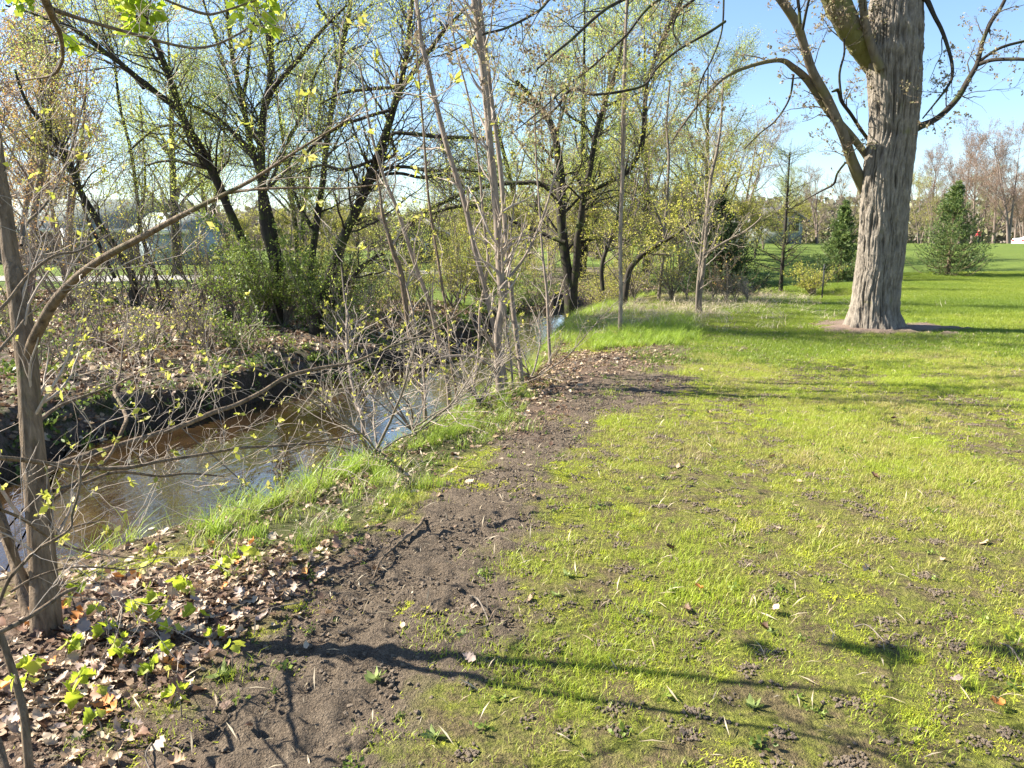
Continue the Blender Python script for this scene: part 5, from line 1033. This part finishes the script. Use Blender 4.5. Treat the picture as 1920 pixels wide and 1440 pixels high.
# ------------------------------------------------------------------ houses
def houses():
    WALL1 = flatmat('wall_brown', (.20, .165, .145), (.27, .23, .20), 3); WALLB = flatmat('wall_bluegrey', (.38, .44, .47), (.44, .50, .53), 3); ROOF = flatmat('roof_greygreen', (.20, .235, .21), (.30, .33, .30), 2, .9, .4)
    ROOFG = flatmat('roof_grey', (.15, .14, .14), (.23, .21, .21), 2, .9, .4); WHITE = flatmat('trim_white', (.75, .72, .68), (.8, .78, .75), 2); GLASS = flatmat('window_glass', (.03, .035, .04), (.05, .055, .06), 2, .08, 0, .8); DARK = flatmat('door_dark', (.05, .04, .04), (.08, .06, .055), 3)
    WALLG = flatmat('wall_pale', (.22, .25, .26), (.28, .31, .32), 3); WALLS = flatmat('wall_slate', (.11, .12, .135), (.15, .16, .175), 3)
    def house(lab, px0, px1, Y, eave, ridge, depth, wall, roof, feats, gable_front=False, over=.5, wall2=None):
        a = at_y(px0, 490, Y); c = at_y(px1, 490, Y); x0, x1 = a[0], c[0]; z0 = min(Hs(x0, Y), Hs(x1, Y))-.1
        cx = (x0+x1)/2; hw = (x1-x0)/2; t = empty('house', lab, 'house', None, (cx, Y, z0))
        mb = MB(); mb.box(-hw, hw, 0, depth, 0, eave); link('wall', mb.mesh('wall', wall), t)
        mb = MB(); o = over
        if not gable_front:
            for s, y0_, y1_ in ((0, -o, depth/2), (1, depth+o, depth/2)):
                V = [(-hw-o, y0_, eave-.1), (hw+o, y0_, eave-.1), (hw+o, y1_, ridge), (-hw-o, y1_, ridge)]; V += [(x, y, z-.15) for x, y, z in V]
                mb.add(V, [(0, 1, 2, 3), (4, 7, 6, 5), (0, 4, 5, 1), (1, 5, 6, 2), (2, 6, 7, 3), (3, 7, 4, 0)])
            link('roof', mb.mesh('roof', roof), t)
            g = MB(); 
            for sx in (-hw+.01, hw-.01): g.add([(sx, 0, eave), (sx, depth, eave), (sx, depth/2, ridge-.16)], None, [(0, 1, 2)])
            link('gable', g.mesh('gable', wall), t)
        else:
            for s in (-1, 1):
                V = [(s*(hw+o), -o, eave-.1-.0), (s*(hw+o), depth+o, eave-.1), (0, depth+o, ridge), (0, -o, ridge)]; V += [(x, y, z-.15) for x, y, z in V]
                mb.add(V, [(0, 1, 2, 3), (4, 7, 6, 5), (0, 4, 5, 1), (1, 5, 6, 2), (2, 6, 7, 3), (3, 7, 4, 0)])
            link('roof', mb.mesh('roof', roof), t)
            g = MB(); g.add([(-hw, -.01, eave), (hw, -.01, eave), (0, -.01, ridge-.16), (-hw, .2, eave), (hw, .2, eave), (0, .2, ridge-.16)], [(0, 1, 4, 3), (1, 2, 5, 4), (2, 0, 3, 5)], [(0, 1, 2), (3, 5, 4)]); link('gable', g.mesh('gable', wall2 or wall), t)
        fa = MB(); fa.box(-hw-o, hw+o, -o-.05, -o, eave-.35, eave-.08); link('fascia', fa.mesh('fascia', WHITE), t) if not gable_front else None
        for f in feats:
            kd, fx, w_, zb, hh = f; X = fx*2*hw-hw
            if kd == 'window':
                q = MB(); q.box(X-w_/2, X+w_/2, -.06, 0, zb, zb+hh); fr = link('window', q.mesh('window', WHITE), t); q = MB(); q.box(X-w_/2+.08, X+w_/2-.08, -.075, -.06, zb+.08, zb+hh-.08); link('pane', q.mesh('pane', GLASS), fr)
            elif kd == 'garage_door':
                q = MB(); q.box(X-w_/2, X+w_/2, -.06, 0, zb, zb+hh); link('garage_door', q.mesh('garage_door', WALLB), t)
            elif kd == 'door':
                q = MB(); q.box(X-w_/2, X+w_/2, -.06, 0, zb, zb+hh); dr = link('door', q.mesh('door', DARK), t); q = MB(); q.box(X+w_/2-.14, X+w_/2-.08, -.11, -.06, zb+1, zb+1.06); link('handle', q.mesh('handle', WHITE), dr)
            elif kd == 'post': q = MB(); q.box(X-w_/2, X+w_/2, -over-.28, -over-.08, 0, hh); link('post', q.mesh('post', WHITE), t)
            elif kd == 'wing': q = MB(); q.box(X-w_/2, X+w_/2, -.4, -.0, 0, hh); link('wing', q.mesh('wing', WALLB), t)
            elif kd == 'chimney': q = MB(); q.box(X-w_/2, X+w_/2, depth/2-.4, depth/2+.4, ridge-.5, ridge+hh); link('chimney', q.mesh('chimney', WALL1), t)
        return t
    house('low brown ranch house with a grey-green roof and white porch posts across the stream', -160, 245, 52, 2.6, 4.7, 9, WALL1, ROOF,
          [('post', .44, .32, 0, 2.5), ('post', .50, .32, 0, 2.5), ('post', .76, .4, 0, 2.5), ('window', .58, 1.6, 1, 1.3), ('window', .33, 1.6, 1, 1.3), ('door', .67, 1.0, 0, 2.1), ('wing', .92, 2.2, 0, 2.3), ('window', .12, 1.6, 1, 1.3)], over=1.1)
    house('pale blue-grey garage beside the brown ranch house', 262, 355, 50, 2.5, 3.6, 6, WALLB, ROOF, [('garage_door', .4, 1.9, 0, 2.1), ('window', .82, .7, 1, .9)], over=.4)
    house('grey house with a front gable and dark slate wall seen through the slim trees', 735, 838, 55, 1.9, 3.4, 8, WALLS, ROOFG, [('window', .72, .9, .6, .9), ('door', .45, .8, 0, 1.7), ('window', .2, .8, .6, .9)], True, .4, ROOFG)
    house('pale house glimpsed behind the larch tree', 1432, 1500, 60, 2.0, 3.1, 8, WALLG, ROOFG, [('window', .3, 1, 1, 1.2), ('window', .75, 1, 1, 1.2)], True, .4, WALLG)
houses()

# ------------------------------------------------------------------ trees in the distance: each a thing, copied from a few kinds
def far_trees():
    def make(seed, h, spread, leafm, nleaf, ls, twig, label, stems=1, up=.25, name='distant_tree', drop=0):
        r = np.random.default_rng(seed); t = empty(name, label, 'tree')
        st = np.zeros((1, 2, 3)); st[0, 1, 2] = .3
        tr = []
        for s in range(stems):
            a = r.random()*6.28; sp_ = .12 if stems == 1 else .5; P = catmull([(0, 0, -.2), (cos(a)*h*.1*sp_, sin(a)*h*.1*sp_, h*.3), (cos(a)*h*.3*sp_, sin(a)*h*.3*sp_, h*.65), (cos(a)*h*.45*sp_, sin(a)*h*.45*sp_, h)], 20)
            tr.append((P, np.linspace(h*.022/stems**.4, .015, 20)))
        tube_part('trunk', tr, 8, BARK_DARK if leafm is LEAF_WILLOW else TWIG_FAR, t)
        A = np.stack([q[0] for q in tr]); B = np.stack([q[1] for q in tr])
        c1 = grow(A, B, 26//stems, .18, 1, .75, h*.42*spread, 10, .1, (0, 0, up), .5, r, rmin=.02); c2 = grow(c1[0], c1[1], 8, .12, 1, .65, h*.17*spread, 7, .14, (0, 0, up-drop), .55, r, rmin=.012); c3 = grow(c2[0], c2[1], 5, .15, 1, .6, h*.085, 4, .16, (0, 0, up-drop), .7, r, rmin=.009)
        tube_part('branches', [c1], 5, twig, t, 'stuff'); tube_part('twigs', [c2, c3], 3, twig, t, 'stuff')
        if nleaf:
            p, d = pts_on(c3[0], nleaf, r, .1, 1, h*.012); V, Q, ti = leaf_quads(p, ls, r, aspect=.65); leaf_part('crown', V, Q, ti, leafm, t)
        return t, kids(t)
    K = {'bare': make(800, 11, 1.15, LEAF_RED, 13000, .075, TWIG_FAR, 'x', 1, .45), 'bare2': make(801, 10, 1.1, LEAF_RED, 12000, .07, TWIG_FAR, 'x', 3, .4), 'green': make(802, 12, 1., LEAF_WILLOW, 26000, .055, TWIG_TAN, 'x', 2, .3, drop=.3),
         'green2': make(803, 11, .9, LEAF_WILLOW, 26000, .055, TWIG_TAN, 'x', 1, .35, drop=.2), 'yellow': make(804, 8, 1.15, LEAF_YELLOW, 10000, .06, TWIG_FAR, 'x', 3, .25), 'bush': make(805, 4.5, 1.4, LEAF_YELLOW, 7000, .075, TWIG_TAN, 'x', 4, .1), 'peach': make(807, 8, 1.2, LEAF_PEACH, 9000, .06, TWIG_FAR, 'x', 3, .3), 'dull': make(806, 9, 1.1, LEAF_BUD, 7000, .055, TWIG_FAR, 'x', 2, .35)}
    used = set(); rng = np.random.default_rng(80)
    def put(kind, px, Y, s, lab, group, rz=None):
        p = at_y(px, 480, Y); z = Hs(p[0], Y)-.1; loc = (p[0], Y, z); rz = rng.random()*6.28 if rz is None else rz; t, ch = K[kind]
        if kind not in used: used.add(kind); t.location = loc; t.rotation_euler = (0, 0, rz); t.scale = (s, s, s); t['label'] = lab; t['group'] = group; return t
        return copy_thing(t, ch, loc, rz, s, lab, group)
    g1 = 'leafing trees behind the stream'; g2 = 'bare reddish trees beyond the lawn'; g3 = 'yellow-green bushy trees in the distance'; g4 = 'far tree line along the horizon'
    for px, Y, s, kd, lab in [(1090, 36, 1.05, 'green', 'tall pale green willow against the sky above the double dark trunk'), (1215, 40, 1.15, 'green2', 'tall green tree behind the dark leaning trunk'), (1325, 44, 1.05, 'green2', 'green crowned tree rising above the broad dark spruce'), (1385, 52, .85, 'dull', 'brownish budding tree at the right end of the tall green ones'),
                              (985, 40, 1.0, 'green', 'green willow above the arching dark boughs'), (860, 52, .9, 'dull', 'brownish hazy tree above the grey gabled house'), (330, 36, 1.1, 'green2', 'light green tree behind the leaning willow trunk'),
                              (395, 60, 1.2, 'green', 'light green tree just right of the blue-grey garage'), (560, 48, 1.1, 'green', 'green tree seen between the upright willow stems'), (1160, 33, .75, 'yellow', 'yellowish tree behind the straight slim tree'), (1280, 36, .72, 'yellow', 'yellow-brown tree behind the spruce top'),
                              (1030, 34, .6, 'yellow', 'yellow bushy tree low behind the stream bend'), (920, 38, .62, 'yellow', 'yellow bushy tree behind the thickest clump trunk')]:
        put(kd, px, Y, s, lab, g1 if kd.startswith('green') else 'yellow and brownish trees behind the stream')
    for px, Y, s, kd, lab in [(30, 27, .9, 'peach', 'peach-budded tree before the ranch house'), (130, 62, 1.0, 'bare', 'bare tree behind the ranch house roof'), (45, 20.5, .95, 'peach', 'nearest peach-budded tree behind the edge tree trunk'), (120, 24, .9, 'peach', 'peach-budded tree just right of the porch posts'), (-60, 30, 1., 'peach', 'warm brown budding tree at the extreme picture edge'), (60, 70, 1.1, 'bare2', 'bare many-stemmed tree far behind the ranch house')]:
        put(kd, px, Y, s, lab, 'budding trees around the ranch house')
    for px, Y, s, kd, lab in [(1795, 95, 1.05, 'bare', 'tall reddish bare tree between the lone spruce and the maple'), (1860, 100, 1.0, 'bare', 'tall reddish bare tree behind the person in red'), (1915, 92, .98, 'bare2', 'broad reddish bare tree behind the white car'), (1740, 105, 1.02, 'bare', 'reddish bare tree whose top shows over the tan bushy tree'), (1888, 66, .88, 'bare2', 'many-stemmed bare tree standing on the crest of the lawn by the white car'), (1820, 78, .85, 'bare', 'bare reddish tree rising right behind the lone spruce'), (1760, 84, .9, 'bare2', 'bare reddish tree right beside the maple trunk'), (1950, 72, .85, 'bare', 'bare reddish tree cut by the right picture edge'),
                              (1720, 62, .62, 'yellow', 'tan-yellow bushy tree next to the maple trunk'), (1748, 58, .55, 'yellow', 'yellow bushy tree directly behind the lone spruce'), (1530, 62, .62, 'dull', 'dull brown tree above the narrow spruce'), (1490, 70, .62, 'yellow', 'yellow-green bushy tree above the pale house'), (1430, 50, .5, 'bush', 'yellow-green bush left of the larch'), (1475, 58, .55, 'bush', 'leafy bush in front of the pale house'), (1415, 44, .55, 'bush', 'green-yellow bush at the right of the dark spruce'), (1510, 66, .7, 'bush', 'greenish bush between the larch and narrow spruce'), (1590, 68, .62, 'dull', 'brown tree behind the maple trunk foot')]:
        put(kd, px, Y, s, lab, g2 if kd.startswith('bare') else g3)
    bl = ['yellow-green brush clump behind the far bank grass', 'hazy yellow-green thicket tree beyond the path']
    for i, (px, Y, s_, kd) in enumerate([(440, 44, .6, 'bush'), (520, 50, .7, 'bush'), (600, 46, .75, 'bush'), (665, 40, .6, 'bush'), (690, 56, .7, 'yellow'), (890, 42, .7, 'bush'), (935, 36, .65, 'bush'), (960, 52, .75, 'yellow'), (1000, 45, .9, 'bush'), (1060, 40, .8, 'bush'), (1095, 50, .8, 'yellow'), (1135, 36, .75, 'bush'),
            (1180, 42, .9, 'bush'), (1215, 34, .6, 'bush'), (1245, 48, .8, 'yellow'), (1290, 40, .8, 'bush'), (1345, 46, .8, 'yellow'), (1385, 42, .7, 'bush'), (1030, 62, .9, 'dull'), (1120, 66, .9, 'dull'), (1200, 60, .9, 'dull'), (1300, 58, .9, 'dull'), (640, 62, .9, 'dull'), (900, 66, .9, 'dull')]):
        wh = 'left of the grey gabled house' if px < 720 else 'between the gabled house and the double trunk' if px < 1050 else 'behind the straight slim tree' if px < 1230 else 'around the broad dark spruce'
        put(kd, px, Y, s_, {'bush': 'rounded yellow-green brush ', 'yellow': 'yellow budding thicket tree ', 'dull': 'taller brownish budding tree '}[kd]+wh+('' if i % 2 else ', farther back' if Y > 45 else ', nearer the stream'), {'bush': 'yellow-green brush ', 'yellow': 'yellow thicket trees ', 'dull': 'brownish budding trees '}[kd]+wh)
    kinds = ['dull', 'bare', 'yellow', 'dull', 'bare2', 'green2']
    for i in range(34):
        px = -140+i*62+rng.uniform(-15, 15); Y = rng.uniform(95, 150); k = kinds[rng.integers(0, 6)]
        put(k, px, Y, rng.uniform(.55, .95), {'d': 'dull brownish budding tree in the far tree line', 'b': 'bare greyish tree in the far tree line', 'y': 'yellowish bushy tree in the far tree line', 'g': 'greenish tree in the far tree line'}[k[0]], 'far tree line, '+k)
    # a continuous far wood closing the horizon
    r = np.random.default_rng(90); n = 60000; a = r.uniform(-.9, .9, n); D = r.uniform(170, 215, n); hh = 7+5*fbm(a*14+5, a*0, seed=91); z = r.random(n)**1.2*hh
    p = np.stack([D*np.sin(a), D*np.cos(a), z-.3+1.2*(a > .2)], 1); V, Q, ti = leaf_quads(p, 1.15, r, aspect=.7)
    me = mesh_np('distant_woods', V, Q, None, leafmat('woods_far', [(0, (.14, .115, .095)), (.5, (.22, .185, .14)), (1, (.26, .26, .12))], .3), {'tint': ti}); o = link('distant_woods', me, kind='stuff', label='hazy brown far wood closing the horizon')
far_trees()

# ------------------------------------------------------------------ far things on the crest: a person and a car
def crest_things():
    # person: one continuous skinned body, seen from the waist up over the crest
    p = at_y(1834, 455, 72); z0 = Hs(p[0], 72)-.02
    t = empty('person', 'person in a red jacket standing beyond the lawn crest right of the lone spruce', 'person', None, (p[0], 72, z0), .6)
    def skin(name, vs, es, rad, mat, sub=2, parent=t):
        me = bpy.data.meshes.new(name); me.from_pydata(vs, es, [])
        o = link(name, me, parent); o.modifiers.new('skin', 'SKIN'); o.modifiers.new('sub', 'SUBSURF').levels = sub; o.modifiers['sub'].render_levels = sub
        for v, q in zip(me.skin_vertices[0].data, rad): v.radius = (q, q)
        me.skin_vertices[0].data[0].use_root = True; me.materials.append(mat); return o
    SK = flatmat('skin', (.45, .27, .2), (.5, .3, .22), 3); RED = flatmat('jacket_red', (.5, .03, .05), (.62, .05, .08), 4); DK = flatmat('trousers_dark', (.03, .035, .05), (.05, .055, .07), 4); HR = flatmat('hair_dark', (.05, .03, .02), (.08, .05, .03), 6)
    vs = [(0, 0, .95), (0, 0, 1.2), (0, .02, 1.42), (0, .02, 1.52), (0, .03, 1.62), (0, .03, 1.74), (.2, 0, 1.4), (.26, .06, 1.14), (.25, .25, .98), (.25, .33, .96), (-.2, 0, 1.4), (-.27, .05, 1.14), (-.24, .22, .97), (-.24, .30, .95), (.1, 0, .88), (.11, .03, .5), (.11, 0, .08), (.11, .14, .04), (-.1, 0, .88), (-.12, -.02, .5), (-.12, -.06, .08), (-.12, .08, .04)]
    es = [(0, 1), (1, 2), (2, 3), (3, 4), (4, 5), (2, 6), (6, 7), (7, 8), (8, 9), (2, 10), (10, 11), (11, 12), (12, 13), (0, 14), (14, 15), (15, 16), (16, 17), (0, 18), (18, 19), (19, 20), (20, 21)]
    rd = [.14, .13, .13, .055, .085, .075, .06, .045, .035, .03, .06, .045, .035, .03, .09, .06, .04, .035, .09, .06, .04, .035]
    skin('body', vs, es, rd, SK)
    jv = [(0, 0, .9), (0, 0, 1.2), (0, .02, 1.42), (.21, 0, 1.4), (.265, .06, 1.14), (.252, .22, 1.0), (-.21, 0, 1.4), (-.275, .05, 1.14), (-.245, .19, .99)]
    skin('jacket', jv, [(0, 1), (1, 2), (2, 3), (3, 4), (4, 5), (2, 6), (6, 7), (7, 8)], [.175, .165, .16, .085, .065, .055, .085, .065, .055], RED)
    skin('trousers', [(0, 0, .93), (.1, 0, .86), (.11, .03, .5), (.11, 0, .12), (-.1, 0, .86), (-.12, -.02, .5), (-.12, -.06, .12)], [(0, 1), (1, 2), (2, 3), (0, 4), (4, 5), (5, 6)], [.16, .105, .08, .06, .105, .08, .06], DK)
    skin('hair', [(0, .0, 1.66), (0, .01, 1.77)], [(0, 1)], [.092, .085], HR)
    # white car parked beyond the crest
    Y = 74; p = at_y(1948, 455, Y); z0 = Hs(p[0], Y)
    WP = flatmat('car_white', (.75, .75, .74), (.78, .78, .77), 1, .25, 0, .5); GL = flatmat('car_glass', (.02, .025, .03), (.03, .035, .04), 1, .05, 0, .8); TY = flatmat('tyre_black', (.02, .02, .02), (.03, .03, .03), 6); CH = flatmat('rim_metal', (.5, .5, .5), (.6, .6, .6), 4, .3); RL = flatmat('tail_red', (.4, .02, .02), (.5, .03, .03), 4, .3)
    t = empty('parked_car', 'white car just visible over the lawn crest at the right picture edge', 'car', None, (p[0], Y, z0+.02), .1)
    def prof(name, pr, hw, mat, inset=0, parent=t):
        n = len(pr); V = [(x, -hw*(1-inset*(z > .95)), z) for x, z in pr]+[(x, hw*(1-inset*(z > .95)), z) for x, z in pr]
        me = bpy.data.meshes.new(name); me.from_pydata(V, [], [tuple(range(n))[::-1], tuple(range(n, 2*n))]+[(i, (i+1) % n, n+(i+1) % n, n+i) for i in range(n)]); me.materials.append(mat); o = link(name, me, parent)
        b_ = o.modifiers.new('round', 'BEVEL'); b_.width = .05; b_.segments = 3; return o
    prof('body', [(-2.2, .35), (-2.25, .7), (-2.1, .92), (-1.2, 1.0), (1.5, 1.0), (2.15, .9), (2.25, .6), (2.2, .32)], .88, WP); prof('cabin', [(-1.35, .98), (-.6, 1.42), (.2, 1.5), (1.0, 1.42), (1.75, .98)], .8, WP, .12)
    for sy in (-1, 1):
        o = prof('side_window', [(-1.05, 1.03), (-.52, 1.36), (.9, 1.36), (1.35, 1.03)], .012, GL); o.location = (0, sy*.765, 0)
    for x in (-1.4, 1.4):
        for sy in (-1, 1):
            a = np.arange(20)*2*pi/20
            def disc(name, r, w_, mat, par, off=0):
                mb = MB(); V = [(x+r*cos(q), sy*(.8+off)-w_/2, .33+r*sin(q)) for q in a]+[(x+r*cos(q), sy*(.8+off)+w_/2, .33+r*sin(q)) for q in a]+[(x, sy*(.8+off)-w_/2, .33), (x, sy*(.8+off)+w_/2, .33)]
                mb.add(V, [(i, (i+1) % 20, 20+(i+1) % 20, 20+i) for i in range(20)], [(40, (i+1) % 20, i) for i in range(20)]+[(41, 20+i, 20+(i+1) % 20) for i in range(20)]); return link(name, mb.mesh(name, mat), par)
            wh = disc('wheel', .33, .22, TY, t); disc('rim', .2, .2, CH, wh, .02)
    for sy in (-1, 1):
        mb = MB(); mb.box(-2.262, -2.2, sy*.62-.16, sy*.62+.16, .66, .8); link('tail_light', mb.mesh('tail_light', RL), t); mb = MB(); mb.box(2.2, 2.255, sy*.62-.17, sy*.62+.17, .6, .76); link('headlight', mb.mesh('headlight', WP), t)
crest_things()
